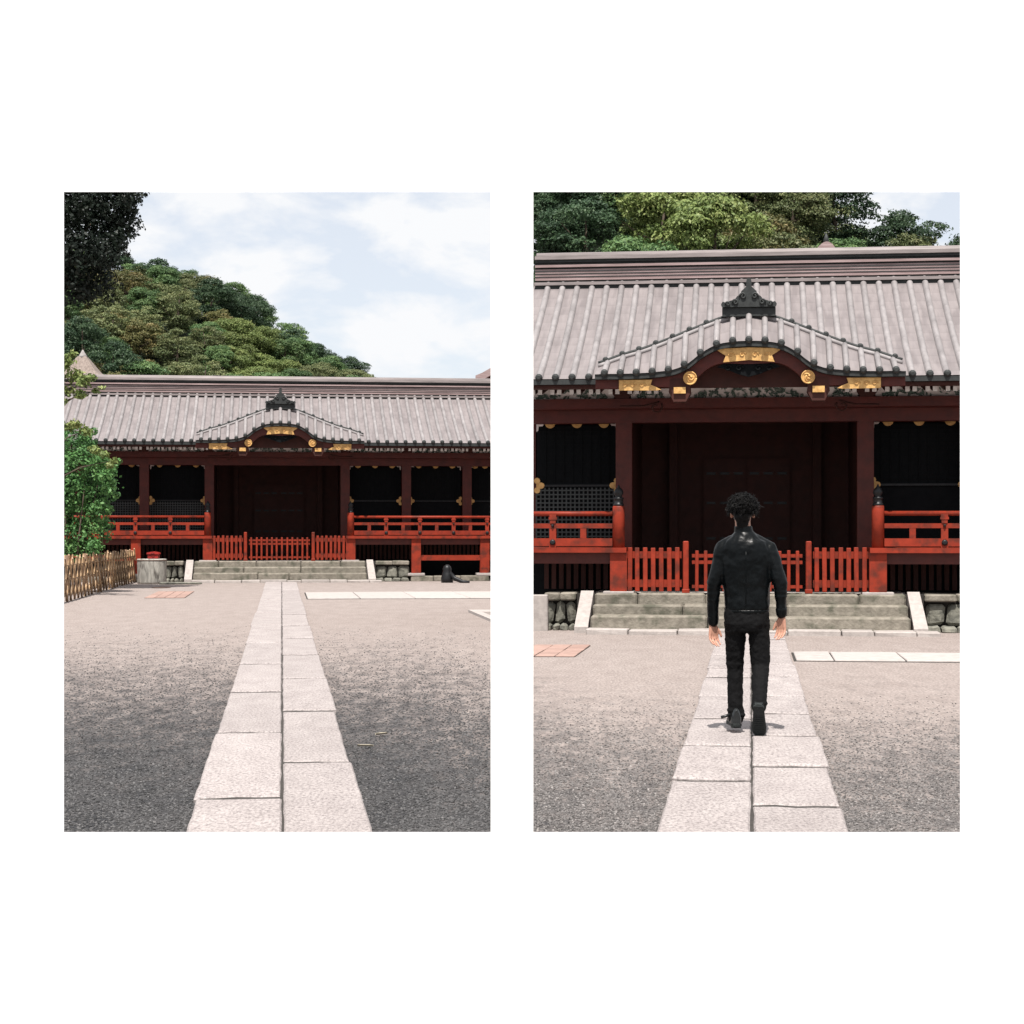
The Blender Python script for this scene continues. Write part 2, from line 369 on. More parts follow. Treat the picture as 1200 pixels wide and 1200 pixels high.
class Court: pass
def court(cx, depth, k, ridge, **kw):
    c = Court(); c.cx = cx; c.depth = depth; c.k = k; c.ridge = ridge
    c.th = math.atan((cx - 600) / F); c.o = Vector(((cx - 600) / F * depth, depth, 0)); c.rz = -c.th
    c.M = Matrix.Translation(c.o) @ Matrix.Rotation(c.rz, 4, 'Z')
    for a, b in kw.items(): setattr(c, a, b)
    return c
# the hall of each court: where it stands, how large, how high its ridge, and how far it runs to either side
CL = court(330, 54.0, 1.104, 5.20, x0=-9.0, x1=6.30)
CR = court(880, 26.4, 1.000, 5.58, x0=-3.60, x1=8.2)
# measures taken on the larger hall: column / row of the photograph at a depth behind the foot of its stairs -> metres
def X(px, dy): return (px - 880) * (26.4 + dy) / F
def Z(py, dy): return H + (HOR - py) * (26.4 + dy) / F

def path(c, jl, jr, xl, xr, label):
    """two rows of granite slabs; joints are distances from the camera's foot to the stairs"""
    D = math.hypot(c.o.x, c.o.y)
    bed = MB(); bed.box(xl + 0.03, xr - 0.03, -D + 6.4, 0.0, -0.05, 0.024)
    root = part('path', bed, 'mortar', None, c.o, (0, 0, c.rz)); tag(root, kind='structure')
    rg = random.Random(int(c.cx))
    for (xa, xb, js) in ((xl, 0.005, jl), (0.005, xr, jr)):
        ds = [3190.0 / (y - HOR) * D / c.depth for y in js]
        ds = [D] + ds
        while ds[-1] > 7.6: ds.append(ds[-1] - 2.9)
        for a, b in zip(ds[:-1], ds[1:]):
            mb = MB(); g = 0.0045; e = rg.uniform(0.0, 0.016)
            x0 = xa + g + (rg.uniform(-0.012, 0.012) if xa == xl else 0); x1 = xb - g + (rg.uniform(-0.012, 0.012) if xb == xr else 0)
            gj = 0.022 + 0.0022 * a; y0, y1 = b - D + gj, a - D - gj
            n = 10; nm = 4
            zt = 0.036 + rg.uniform(-0.004, 0.004); tl = rg.uniform(-0.006, 0.006)
            # outline with a hand-cut edge
            ring = []
            for i in range(nm): ring.append((x0 + (x1 - x0) * i / nm, y0 + rg.uniform(-0.03, 0.03)))
            for i in range(n): ring.append((x1 + rg.uniform(-0.006, 0.002), y0 + (y1 - y0) * i / n))
            for i in range(nm): ring.append((x1 - (x1 - x0) * i / nm, y1 + rg.uniform(-0.02, 0.02)))
            for i in range(n): ring.append((x0 + rg.uniform(-0.002, 0.006), y1 - (y1 - y0) * i / n))
            cx_, cy_ = (x0 + x1) / 2, (y0 + y1) / 2
            N = len(ring)
            def zz(x, y): return zt + tl * (y - cy_) / max(0.1, (y1 - y0))
            vs = [(x, y, -0.03) for x, y in ring] + [(x, y, zz(x, y) - 0.010) for x, y in ring]
            vs += [(x + (0.010 if x < cx_ else -0.010), y + (0.03 if y < cy_ else -0.03), zz(x, y)) for x, y in ring]
            fs = [(i, (i + 1) % N, N + (i + 1) % N, N + i) for i in range(N)] + [(N + i, N + (i + 1) % N, 2 * N + (i + 1) % N, 2 * N + i) for i in range(N)]
            fs.append(list(range(2 * N, 3 * N)))
            mb.add(vs, fs)
            part('paving_stone', mb, 'granite_slab', root)
path(CL, [692, 705, 720, 735, 756, 781, 814.5, 863, 941], [693, 707.5, 722, 735.7, 750.7, 770.5, 799, 838, 899.5], -0.465, 0.435, '')
path(CR, [757, 771, 787, 798, 820, 847, 880, 922], [752, 764.5, 782, 797, 820, 841, 866.7, 903.7, 950], -0.452, 0.470, '')

def strip(c, name, x0, x1, ya, yb, cuts, m, z=0.022):
    """a line of flat slabs across a court between two rows of the photograph"""
    D = math.hypot(c.o.x, c.o.y)
    d0, d1 = [3190.0 / (y - HOR) * D / c.depth - D for y in (yb, ya)]
    bed = MB(); bed.box(x0 - 0.02, x1 + 0.02, d0 - 0.03, d1 + 0.03, -0.04, 0.006)
    root = part(name, bed, 'mortar', None, c.o, (0, 0, c.rz)); tag(root, kind='structure')
    xs = [x0] + list(cuts) + [x1]
    for a, b in zip(xs[:-1], xs[1:]):
        mb = MB(); mb.cbox(a + 0.008, b - 0.008, d0, d1, -0.03, z, 0.008, 0.003, rnd)
        part('paving_stone', mb, m, root)
strip(CL, 'paved_strip', 0.56, 5.8, 695, 702.5, [1.7, 2.9, 4.1, 5.2], 'white_stone')
strip(CR, 'paved_strip', 0.50, 7.5, 765, 774.5, [0.93, 1.72, 2.9, 4.2, 5.5], 'white_stone')

def brick_patch(c, x0, x1, ya, yb):
    D = math.hypot(c.o.x, c.o.y)
    d0, d1 = [3190.0 / (y - HOR) * D / c.depth - D for y in (yb, ya)]
    bed = MB(); bed.box(x0, x1, d0, d1, -0.03, 0.006)
    root = part('brick_paving', bed, 'mortar', None, c.o, (0, 0, c.rz)); tag(root, kind='structure')
    nx = max(2, round((x1 - x0) / 0.22)); ny = 6
    one = MB(); w = (x1 - x0) / nx; h = (d1 - d0) / ny
    one.cbox(0.006, w - 0.006, 0.01, h - 0.01, -0.02, 0.016, 0.004); me = one.mesh('brick', 'brick_pink')
    for i in range(nx):
        for j in range(ny): link('brick', me, root, (x0 + i * w, d0 + j * h, rnd.uniform(-0.003, 0.003)))
brick_patch(CL, -3.0, -2.12, 693, 700.5)
brick_patch(CR, -2.74, -2.03, 758.5, 772)

# kerb of a paved square at the edge of the empty court
k0 = MB(); k0.box(3.36, 5.6, 33.0 - 54.4, 33.9 - 54.4, -0.03, 0.05); k0.box(3.36, 3.52, 27.6 - 54.4, 33.0 - 54.4 - 0.003, -0.03, 0.048)
tag(part('stone_kerb', k0, 'white_stone', None, CL.o, (0, 0, CL.rz)), 'flat pale stone kerb corner set in dark gravel of the empty court', 'kerb')

# ------------------------------------------------------------------ the hall
def interp_curve(sym, dy, c0=877.5):
    xs = [(a) * (26.4 + dy) / F for a, _ in sym]; zs = [Z(b, dy) for _, b in sym]
    return xs, zs
LOW = [(0, 394), (20, 395), (40, 399), (58, 409), (72, 420), (88, 427), (108, 430), (145, 432), (181, 432)]
UPP = [(0, 363), (33, 372), (65, 384), (95, 396), (128, 408), (153, 415), (173, 422), (181, 424.5)]
GC = X(877.5, 0)

def hall(c):
    root = bpy.data.objects.new('shrine_hall', None); COL.objects.link(root)
    root.location = c.o; root.rotation_euler = (0, 0, c.rz); root.scale = (c.k,) * 3
    x0, x1 = c.x0, c.x1
    rg = random.Random(11)
    ez = Z(438.5, 0.5); rz_ = c.ridge; ey, ry = 1.0, 4.6; gy = 0.60; yb_ = 2 * ry - 0.6
    def prof(t): return (ey + (ry - ey) * t, ez + (rz_ - ez) * (0.84 * t + 0.16 * t * t))
    NT = 14
    # ---- roof : copper sheet, round ribs, ridge
    rb = MB()
    rows = [[(x, *prof(i / NT)) for x in np.linspace(x0, x1, 2)] for i in range(NT + 1)]
    rb.grid(rows)
    back = [[(x, 2 * ry + 0.5 - prof(i / NT)[0] , prof(i / NT)[1]) for x in (x0, x1)] for i in range(NT + 1)]
    rb.grid([r_[::-1] for r_ in back])
    roof = part('roof', rb, 'roof_sheet', root)
    under = MB()
    rows = [[(x, prof(i / NT)[0] + 0.02, prof(i / NT)[1] - 0.09) for x in (x1, x0)] for i in range(NT + 1)]
    under.grid(rows); under.grid([[(x, 2 * ry + 0.48 - prof(i / NT)[0], prof(i / NT)[1] - 0.09) for x in (x0, x1)] for i in range(NT + 1)])
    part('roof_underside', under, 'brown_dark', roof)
    sp = 0.2465
    rib = MB(); pts = [prof(i / NT) for i in range(NT + 1)]
    seg = 7
    vs = []
    for i, (y, z) in enumerate(pts):
        for k in range(seg):
            a = math.pi * k / (seg - 1); vs.append((0.052 * math.cos(a), y - (0.015 if i == 0 else 0), z + 0.004 + 0.062 * math.sin(a)))
    fs = [(i * seg + k, i * seg + k + 1, (i + 1) * seg + k + 1, (i + 1) * seg + k) for i in range(NT) for k in range(seg - 1)]
    rib.add(vs, fs, 0, True); rmesh = rib.mesh('roof_rib', 'roof_rib')
    ball = MB(); ball.lathe([(0.030, -0.02), (0.056, -0.012), (0.064, 0.0), (0.056, 0.02), (0.03, 0.05)], n=10)
    bmesh_ = ball.mesh('tile_end', 'roof_dark')
    n0 = math.ceil((x0 + 0.1 - GC) / sp); n1 = math.floor((x1 - 0.1 - GC) / sp)
    hw = 181 * 26.75 / F
    ux, uz = interp_curve(UPP, 0.35)
    for i in range(n0, n1 + 1):
        x = GC + (i + 0.5) * sp
        if x < x1 - 0.05: link('roof_rib', rmesh, roof, (x, 0, 0))
        if abs(x - GC) > hw + 0.02:
            if x < x1 - 0.05: link('tile_end', bmesh_, roof, (x, ey - 0.03, ez + 0.022), (R(90), 0, 0), 0.88)
        elif abs(x - GC) > 0.42:
            zz = float(catmull(ux, uz, [abs(x - GC)])[0]); link('tile_end', bmesh_, roof, (x, gy + 0.40, zz + 0.085), (R(90), 0, 0), 0.72)
    # edge of the eave
    for nm, a0, a1 in (('eave_board', x0, GC - hw + 0.02), ('eave_board', GC + hw - 0.02, x1)):
        e = MB(); e.box(a0, a1, ey - 0.03, ey + 0.25, ez - 0.085, ez - 0.015); part(nm, e, 'roof_dark', roof)
        e = MB(); e.box(a0, a1, ey + 0.05, ey + 0.3, ez - 0.135, ez - 0.088); part('eave_fascia', e, 'brown_dark', roof)
    # ridge built of courses
    zb = rz_ - 0.02; rc = ry + 0.25
    mb = MB(); mb.box(x0 + 0.03, x1 - 0.03, ry - 0.13, ry + 0.1, rz_ - 0.12, rz_ - 0.022); part('ridge_base_board', mb, 'roof_dark', roof)
    for (h0, h1, w, m) in ((0.0, 0.05, 0.42, 'ridge_pale'), (0.055, 0.10, 0.24, 'roof_dark'), (0.10, 0.285, 0.27, 'ridge_copper'),
                           (0.285, 0.315, 0.24, 'roof_dark'), (0.315, 0.355, 0.30, 'ridge_copper'), (0.355, 0.395, 0.26, 'roof_dark'), (0.395, 0.44, 0.30, 'roof_dark'), (0.44, 0.50, 0.34, 'ridge_pale')):
        mb = MB(); mb.box(x0 + 0.02, x1 - 0.02, rc - w, rc + w, zb + h0, zb + h1); part('ridge_course', mb, m, roof)
    for hz in (0.15, 0.2, 0.245):
        mb = MB(); mb.box(x0 + 0.02, x1 - 0.02, rc - 0.278, rc - 0.268, zb + hz, zb + hz + 0.014); part('ridge_seam', mb, 'roof_dark', roof)
    mb = MB(); mb.tube([(x0 + 0.02, rc, zb + 0.47), (x1 - 0.02, rc, zb + 0.47)], 0.13, 12); part('ridge_cap', mb, 'ridge_pale', roof)
    # ---- undulating front gable
    gab = MB()
    lx, lz = interp_curve(LOW, -0.25)
    q = np.linspace(-hw, hw, 73)
    lowz = catmull(lx, lz, np.abs(q)); uppz = catmull(ux, uz, np.abs(q))
    rows = []
    for t in np.linspace(0, 1, 6):
        rows.append([(GC + q[i] , -0.25 + 0.60 * t, lowz[i] + (uppz[i] - lowz[i]) * (1.16 * t - 0.16 * t * t)) for i in range(len(q))])
    gab.grid(rows)
    # crown running back into the main roof
    def roof_y(z):
        for i in range(201):
            y, zz = prof(i / 200)
            if zz >= z: return y
        return ry
    gab.grid([[(GC + q[i], 0.35, uppz[i]) for i in range(len(q))], [(GC + q[i], max(0.36, roof_y(uppz[i]) - gy), uppz[i] + 0.002) for i in range(len(q))]])
    gable = part('gable_roof', gab, 'roof_sheet', root, (0, gy, 0))
    tb = MB(); tb.tube([(GC + q[i], 0.36, uppz[i] + 0.02) for i in range(len(q))], 0.035, 8); part('verge_roll', tb, 'roof_rib', gable)
    tb = MB(); tb.tube([(GC + q[i], 0.40, uppz[i] + 0.07) for i in range(len(q))], 0.026, 8); part('verge_line', tb, 'roof_dark', gable)
    pitch = 19.0 * 26.5 / F
    for i in range(-9, 10):
        x = i * pitch
        if abs(x) > hw - 0.01: x = math.copysign(hw - 0.02, x)
        zl = float(catmull(lx, lz, [abs(x)])[0]); zu = float(catmull(ux, uz, [abs(x)])[0])
        mb = MB(); mb.tube([(GC + x, -0.27 + 0.62 * t, zl + (zu - zl) * (1.16 * t - 0.16 * t * t) + 0.025) for t in np.linspace(0, 1, 6)], 0.045, 8)
        part('roof_rib', mb, 'roof_rib', gable)
        link('tile_end', bmesh_, gable, (GC + x, -0.29, zl + 0.012), (R(90), 0, 0), 0.85)
    def band(off0, off1, y0, y1, m, name, cut=hw):
        b = MB(); qq = q[np.abs(q) <= cut]; lw = catmull(lx, lz, np.abs(qq))
        o0 = off0(qq) if callable(off0) else off0; o1 = off1(qq) if callable(off1) else off1
        zt = lw + o0; zb2 = np.minimum(lw + o1, zt - 0.005)
        P = lambda y, z: [(GC + qq[i], y, z[i]) for i in range(len(qq))]
        b.grid([P(y0, zb2), P(y0, zt)], smooth=False); b.grid([P(y0, zt), P(y1, zt)], smooth=False)
        b.grid([P(y1, zt), P(y1, zb2)], smooth=False); b.grid([P(y1, zb2), P(y0, zb2)], smooth=False)
        return part(name, b, m, gable)
    band(-0.005, -0.075, -0.23, 0.3, 'roof_dark', 'gable_eave')
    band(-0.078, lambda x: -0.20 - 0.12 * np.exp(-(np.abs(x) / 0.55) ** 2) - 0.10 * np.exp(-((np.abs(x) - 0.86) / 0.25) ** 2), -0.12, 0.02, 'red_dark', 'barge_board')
    zlow = Z(450.5, 0.2)
    b = MB(); P = lambda y, z: [(GC + q[i], y, z[i]) for i in range(len(q))]
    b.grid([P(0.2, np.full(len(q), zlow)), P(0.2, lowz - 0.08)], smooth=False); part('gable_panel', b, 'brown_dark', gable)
    # gold fittings on the gable
    def gold(poly, y, name='gold_plate', th=0.025, studs=()):
        mb = MB(); mb.prism(poly, y - th, y); o = part(name, mb, 'gold', gable)
        for (sx, sz, sr) in studs:
            s = MB(); s.tube([(sx, y - th - 0.012, sz), (sx, y - th + 0.004, sz)], [sr * 0.7, sr], 8); part('boss', s, 'gold', o)
        for (sx, sz, sr) in studs: pass
        return o
    dy = -0.13; gx = lambda p: X(p, dy); gz = lambda p: Z(p, dy)
    cpl = [(838, 404), (847, 403.5), (877.5, 402.5), (908, 403.5), (917, 404), (910, 409), (905, 412), (908, 420), (896, 419), (877.5, 417.5), (859, 419), (847, 420), (850, 412), (845, 409)]
    g0 = gold([(gx(a), gz(b)) for a, b in cpl][::-1], dy - 0.02)
    scrolls(g0, [(gx(a), gz(411), 0.05) for a in (856, 870, 885, 899)], dy - 0.05, 'gold')
    for sg in (-1, 1):
        mir = lambda p: 877.5 + sg * (p - 877.5)
        pl = [(mir(a), b) for a, b in ((1033, 440), (1033, 452.5), (988, 453), (982, 452), (990, 448), (995, 446), (993, 440))]
        if sg > 0: pl = pl[::-1]
        pl2 = [(gx(a), gz(b)) for a, b in pl]
        g1 = gold(pl2 if sg < 0 else pl2, dy - 0.02)
        scrolls(g1, [(gx(mir(a)), gz(446.5), 0.045) for a in (1005, 1016, 1026)], dy - 0.05, 'gold')
        mb = MB(); xx = gx(mir(947.5)); zz = gz(438.5)
        mb.tube([(xx, dy - 0.05, zz), (xx, dy - 0.005, zz)], 0.096, 20); ds = part('crest_disc', mb, 'gold', gable)
        ring = MB(); ring.tube([(xx + 0.09 * math.cos(a), dy - 0.052, zz + 0.09 * math.sin(a)) for a in np.linspace(0, 2 * math.pi, 21)], 0.011, 6); part('rim', ring, 'gold', ds)
        for kk in range(3):                        # three comma swirl
            a0 = kk * 2.094 + 0.4
            cm = MB(); cm.tube([(xx + (0.018 + 0.045 * u) * math.cos(a0 + 2.2 * u), dy - 0.054, zz + (0.018 + 0.045 * u) * math.sin(a0 + 2.2 * u)) for u in np.linspace(0, 1, 8)],
                                list(np.linspace(0.022, 0.006, 8)), 6); part('swirl', cm, 'red_dark' if False else 'gold', ds)
        mb = MB(); x2 = gx(mir(960)); z2 = gz(453); mb.box(x2 - 0.085, x2 + 0.085, dy - 0.04, dy - 0.01, z2 - 0.045, z2 + 0.045); part('gold_plate', mb, 'gold', gable)
        # bracket behind the small plate
        mb = MB(); mb.prism([(x2 - 0.16, z2 - 0.02), (x2 - 0.09, z2 - 0.16), (x2 + 0.09, z2 - 0.16), (x2 + 0.16, z2 - 0.02), (x2 + 0.13, z2 + 0.17), (x2 - 0.13, z2 + 0.17)], dy + 0.0, dy + 0.3); part('bracket', mb, 'brown_dark', gable)
    # hanging pendant carving under the middle
    mb = MB(); pend = [(840, 425), (848, 421), (877, 420), (907, 421), (915, 425), (903, 428), (892, 433), (877, 437), (863, 433), (852, 428)]
    mb.prism([(gx(a), gz(b)) for a, b in pend][::-1], -0.10, -0.02); pd = part('pendant', mb, 'black_lacquer', gable)
    scrolls(pd, [(gx(a), gz(427), 0.06) for a in (853, 866, 889, 902)], -0.12, 'black_lacquer')
    # ridge ornament
    oy = 0.90
    ob = MB(); ob.box(GC - 0.385, GC + 0.385, oy - 0.05, oy + 0.9, Z(371, oy), Z(361, oy)); orn = part('ridge_ornament', ob, 'roof_dark', root)
    half = [(0, 326.5), (2.2, 327), (3.2, 331), (2.6, 336), (5.5, 339), (9, 342), (10, 346), (14, 348), (17, 352), (22, 353), (27, 355.5), (31, 354), (33, 357), (31, 360.5), (0, 360.5)]
    pl = [(GC + a * 0.01214, Z(b, oy)) for a, b in half]
    full = pl[:-1] + [(2 * GC - x, z) for x, z in reversed(pl[1:-1])]
    mb = MB(); mb.prism(full[::-1], oy - 0.10, oy + 0.10); part('finial', mb, 'roof_dark', orn)
    sc = MB()
    for sg in (-1, 1):
        for (ax, az, rr) in ((7, 348, 0.05), (16, 355, 0.045), (25, 357, 0.035)):
            cx_, cz_ = GC + sg * ax * 0.01214, Z(az, oy)
            sc.tube([(cx_ + sg * rr * (1 - u * 0.8) * math.cos(u * 8), oy - 0.115, cz_ + rr * (1 - u * 0.8) * math.sin(u * 8)) for u in np.linspace(0, 1, 16)], 0.014, 6)
    part('scroll', sc, 'roof_dark', orn)
    # ---- beams, columns
    cy = 2.6
    cols = [x for x in (-8.8, -7.1, -5.4, -3.70, -1.955, 1.735, 3.42, 5.10, 6.8) if x0 + 0.3 < x < x1 - 0.15]
    ztop = Z(466, cy); zmid = Z(480, cy); zbot = Z(495, cy)
    fl = Z(641.7, 1.45)                              # veranda floor
    pf = Z(695.5, 1.15)                              # stone platform
    for x in cols:
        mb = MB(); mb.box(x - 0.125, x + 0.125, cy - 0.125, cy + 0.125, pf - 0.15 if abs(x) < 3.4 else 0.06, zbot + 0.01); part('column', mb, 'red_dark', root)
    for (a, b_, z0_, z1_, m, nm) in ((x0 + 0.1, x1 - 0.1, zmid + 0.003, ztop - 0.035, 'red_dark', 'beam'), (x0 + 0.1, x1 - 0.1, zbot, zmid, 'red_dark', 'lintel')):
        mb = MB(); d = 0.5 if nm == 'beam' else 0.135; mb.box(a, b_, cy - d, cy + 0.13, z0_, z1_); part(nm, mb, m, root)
    # curling nose mouldings of the porch beam
    for sg, cxm in ((-1, 771), (1, 984)):
        sc = MB(); cx_, cz_ = X(cxm, cy), Z(479, cy)
        sc.tube([(cx_ + sg * 0.10 * (1 - u * 0.75) * math.cos(2.6 + u * 6), cy - 0.505, cz_ + 0.10 * (1 - u * 0.75) * math.sin(2.6 + u * 6)) for u in np.linspace(0, 1, 18)], 0.013, 6)
        sc.tube([(cx_ - sg * 0.05, cy - 0.505, cz_ + 0.08), (cx_ + sg * 0.18, cy - 0.505, cz_ + 0.02), (cx_ + sg * 0.55, cy - 0.505, cz_ + 0.015)], 0.012, 6)
        part('scroll_moulding', sc, 'brown_dark', root)
    # frieze : pale boards with leafy carving between the columns
    fy = cy - 0.42; fz0, fz1 = ztop - 0.03, Z(450, fy)
    xs = [x0 + 0.1] + cols + [x1 - 0.1]
    for a, b_ in zip(xs[:-1], xs[1:]):
        if b_ - a < 0.3: continue
        mid = (a + b_) / 2; wide = b_ - a > 3
        spans = [(X(806, fy), X(948, fy))] if wide else [(a + 0.13, b_ - 0.13)]
        if wide: spans += [(a + 0.13, X(786, fy)), (X(966, fy), b_ - 0.13)]
        for (u0, u1) in spans:
            mb = MB(); mb.box(u0, u1, fy - 0.02, fy + 0.05, fz0, fz1); fr = part('frieze_board', mb, 'white_board', root)
            cvm = MB(); w = u1 - u0
            for kx in range(int(w * 70)):
                t = rg.random(); x = u0 + 0.1 + t * (w - 0.2); hh = (fz1 - fz0) * 0.92 * (1 - abs(2 * t - 1) ** 3)
                z = fz0 + 0.01 + rg.random() * hh; a = rg.uniform(0, 6.28); l = rg.uniform(0.03, 0.055)
                dx, dz = math.cos(a) * l, math.sin(a) * l; nx, nz = -dz * 0.4, dx * 0.4
                yy = fy - 0.03 - rg.random() * 0.03
                cvm.add([(x - dx, yy + 0.02, z - dz), (x + nx, yy, z + nz), (x + dx, yy + 0.01, z + dz), (x - nx, yy, z - nz)], [(0, 3, 2, 1)])
            part('carving', cvm, 'carving_green', fr)['kind'] = 'stuff'
    # bearing blocks above the columns
    for x in cols:
        mb = MB(); mb.prism([(x - 0.10, fz0), (x + 0.10, fz0), (x + 0.17, fz0 + 0.10), (x + 0.17, fz1), (x - 0.17, fz1), (x - 0.17, fz0 + 0.10)], cy - 0.5, cy + 0.1); part('bearing_block', mb, 'brown_dark', root)
    mb = MB(); mb.box(x0 + 0.1, x1 - 0.1, cy - 0.5, cy + 0.1, fz1 + 0.002, fz1 + 0.16); part('purlin', mb, 'brown_dark', root)
    # rafters with painted ends
    rf = MB(); rf.box(-0.03, 0.03, 0, 1.5, -0.035, 0.035); rf.box(-0.031, 0.031, -0.006, 0.0, -0.036, 0.036, 1)
    rfm = rf.mesh('rafter', ['brown_dark', 'white_end'])
    x = GC - 0.02 - 60 * 0.29
    while x < x1 - 0.1:
        for off in (0, 0.105):
            if x + off > x0 + 0.1 and not (abs(x + off - GC) < 1.35): link('rafter', rfm, root, (x + off, 1.35, Z(457.5, 1.35)), (R(9), 0, 0))
        x += 0.29
    # ---- side bays : black shutters with gilt fittings
    sy = 3.0; s0 = fl; s1 = Z(496.5, sy)
    halfr = MB(); pr = [(0.085 * math.cos(a), -0.085 * math.sin(a)) for a in np.linspace(0, math.pi, 11)]
    halfr.prism(pr, -0.03, 0.0); hm = halfr.mesh('gilt_mount', 'gold')
    crossm = MB()
    for (ax, az) in ((0, 0.075), (0, -0.075), (0.07, 0.0)):
        crossm.prism([(ax + 0.05 * math.cos(a), az + 0.05 * math.sin(a)) for a in np.linspace(0, 2 * math.pi, 9)[:-1]], -0.03, -0.004)
    crossm.box(-0.012, 0.07, -0.026, -0.002, -0.05, 0.05)
    cm = crossm.mesh('gilt_hinge', 'gold')
    for a, b_ in zip(xs[:-1], xs[1:]):
        if b_ - a > 3 or b_ - a < 0.3: continue
        u0, u1 = a + 0.127, b_ - 0.127
        pn = MB(); pn.box(u0, u1, sy, sy + 0.06, s0, zbot - 0.002); sh = part('shutter', pn, 'black_lacquer', root)
        lat = MB(); zl = s0 + 0.98 if True else 0
        n = int((u1 - u0) / 0.14)
        for i in range(1, n): xx = u0 + (u1 - u0) * i / n; lat.box(xx - 0.006, xx + 0.006, sy - 0.02, sy - 0.001, zl, s1)
        zz = zl
        while zz < s1: lat.box(u0, u1, sy - 0.028, sy - 0.021, zz, zz + 0.014); zz += 0.07
        part('shutter_grid', lat, 'black_lacquer', sh)
        if a < -1.9:                                        # pale lattice in the lower half of the bays left of the stairs
            lat = MB(); z0_, z1_ = s0 + 0.02, Z(571, sy)
            n = int((u1 - u0) / 0.066)
            for i in range(n + 1): xx = u0 + (u1 - u0) * i / n; lat.box(xx - 0.011, xx + 0.011, sy - 0.05, sy - 0.032, z0_, z1_)
            zz = z0_
            while zz < z1_: lat.box(u0, u1, sy - 0.064, sy - 0.052, zz, zz + 0.022); zz += 0.066
            part('lattice', lat, 'lattice_grey', sh)
        mb = MB(); mb.box(u0, u1, sy - 0.06, sy - 0.03, zl - 0.03, zl); part('rail', mb, 'iron_black', sh)
        for kx in (0.17, 0.5, 0.83): link('gilt_mount', hm, sh, (u0 + (u1 - u0) * kx, sy - 0.035, s1 + 0.03))
        hz = Z(568.5, sy)
        link('gilt_hinge', cm, sh, (u0 + 0.012, sy - 0.04, hz)); o = link('gilt_hinge', cm, sh, (u1 - 0.012, sy - 0.04, hz)); o.scale = (-1, 1, 1)
        for (xx, sg) in ((u0, 1), (u1, -1)):
            br = MB(); pl = [(xx, s1 + 0.02), (xx, s1 - 0.11), (xx + sg * 0.03, s1 - 0.09), (xx + sg * 0.035, s1 - 0.025), (xx + sg * 0.10, s1 - 0.02), (xx + sg * 0.12, s1 + 0.02)]
            br.prism(pl if sg > 0 else pl[::-1], sy - 0.05, sy - 0.03); part('corner_mount', br, 'white_board', sh)
    # ---- porch interior
    ix0, ix1 = -1.83, 1.61
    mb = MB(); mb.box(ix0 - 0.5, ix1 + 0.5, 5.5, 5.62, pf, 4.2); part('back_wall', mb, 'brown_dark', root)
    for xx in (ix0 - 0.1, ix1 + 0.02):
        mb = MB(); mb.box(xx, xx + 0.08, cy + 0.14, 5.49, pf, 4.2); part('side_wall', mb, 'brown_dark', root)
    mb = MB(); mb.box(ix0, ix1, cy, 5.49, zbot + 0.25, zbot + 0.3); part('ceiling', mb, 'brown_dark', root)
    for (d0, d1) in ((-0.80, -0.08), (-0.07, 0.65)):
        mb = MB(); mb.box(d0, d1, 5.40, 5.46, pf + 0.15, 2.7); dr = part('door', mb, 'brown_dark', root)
        for zz in (2.45, 1.95, 1.35, 0.95):
            for fx in (0.18, 0.5, 0.82):
                s = MB(); xx = d0 + (d1 - d0) * fx; s.prism([(xx - 0.09, zz - 0.02), (xx + 0.09, zz - 0.02), (xx + 0.06, zz), (xx + 0.09, zz + 0.02), (xx - 0.09, zz + 0.02), (xx - 0.06, zz)], 5.38, 5.399); part('strap', s, 'iron_black', dr)
    for xx in (-1.30, 1.10):
        mb = MB(); mb.box(xx - 0.07, xx + 0.07, 5.25, 5.39, pf, zbot + 0.24); part('door_post', mb, 'brown_dark', root)
    # ---- veranda and balustrade to either side of the stairs
    vy0 = 1.16
    ny = [(-1.95, -1, x0 + 0.15), (1.84, 1, x1 - 0.15)]
    for (nx, sg, xe) in ny:
        a, b_ = sorted((nx - sg * 0.12, xe))
        mb = MB(); mb.box(a, b_, vy0, sy - 0.07, fl - 0.075, fl); vr = part('veranda_floor', mb, 'red', root)
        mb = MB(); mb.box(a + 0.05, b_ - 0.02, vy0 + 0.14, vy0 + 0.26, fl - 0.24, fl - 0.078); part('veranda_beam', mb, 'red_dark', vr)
        mb = MB(); mb.box(a, b_, 2.45, 2.47, 0.05, fl - 0.08); part('shade_board', mb, 'black_lacquer', vr)  # black sheet added for the shade under the veranda floor
        # underfloor slats in shade
        sl = MB(); xx = a + 0.3
        slm = MB(); slm.box(-0.035, 0.035, 2.38, 2.42, pf + 0.02, fl - 0.25); slmesh = slm.mesh('slat', 'brown_dark')
        while xx < b_ - 0.1: link('slat', slmesh, vr, (xx, 0, 0)); xx += 0.115
        # supporting posts
        for px in ([nx + sg * 0.0] + [s_ for s_ in (-3.83, -5.7, -7.5, 3.6, 5.46, 7.2) if (s_ * sg > 0 and a + 0.1 < s_ < b_ - 0.05)]):
            foot = pf - 0.002 if abs(px) < 3.4 else 0.195
            mb = MB(); mb.box(px - 0.125, px + 0.125, vy0 + 0.06, vy0 + 0.31, foot + 0.025, fl - 0.077); ps = part('veranda_post', mb, 'red', root)
            mb = MB(); mb.cbox(px - 0.23, px + 0.23, vy0 + 0.035, vy0 + 0.4, foot - 0.05, foot + 0.024, 0.01); part('post_stone', mb, 'pale_stone', ps)
        if sg > 0 or x0 < -4:
            lo, hi = (3.73, b_) if sg > 0 else (a, -3.96)
            if hi - lo > 0.4:
                mb = MB(); mb.box(lo, hi, vy0 + 0.12, vy0 + 0.24, 0.56, 0.70); part('tie_beam', mb, 'red', vr)
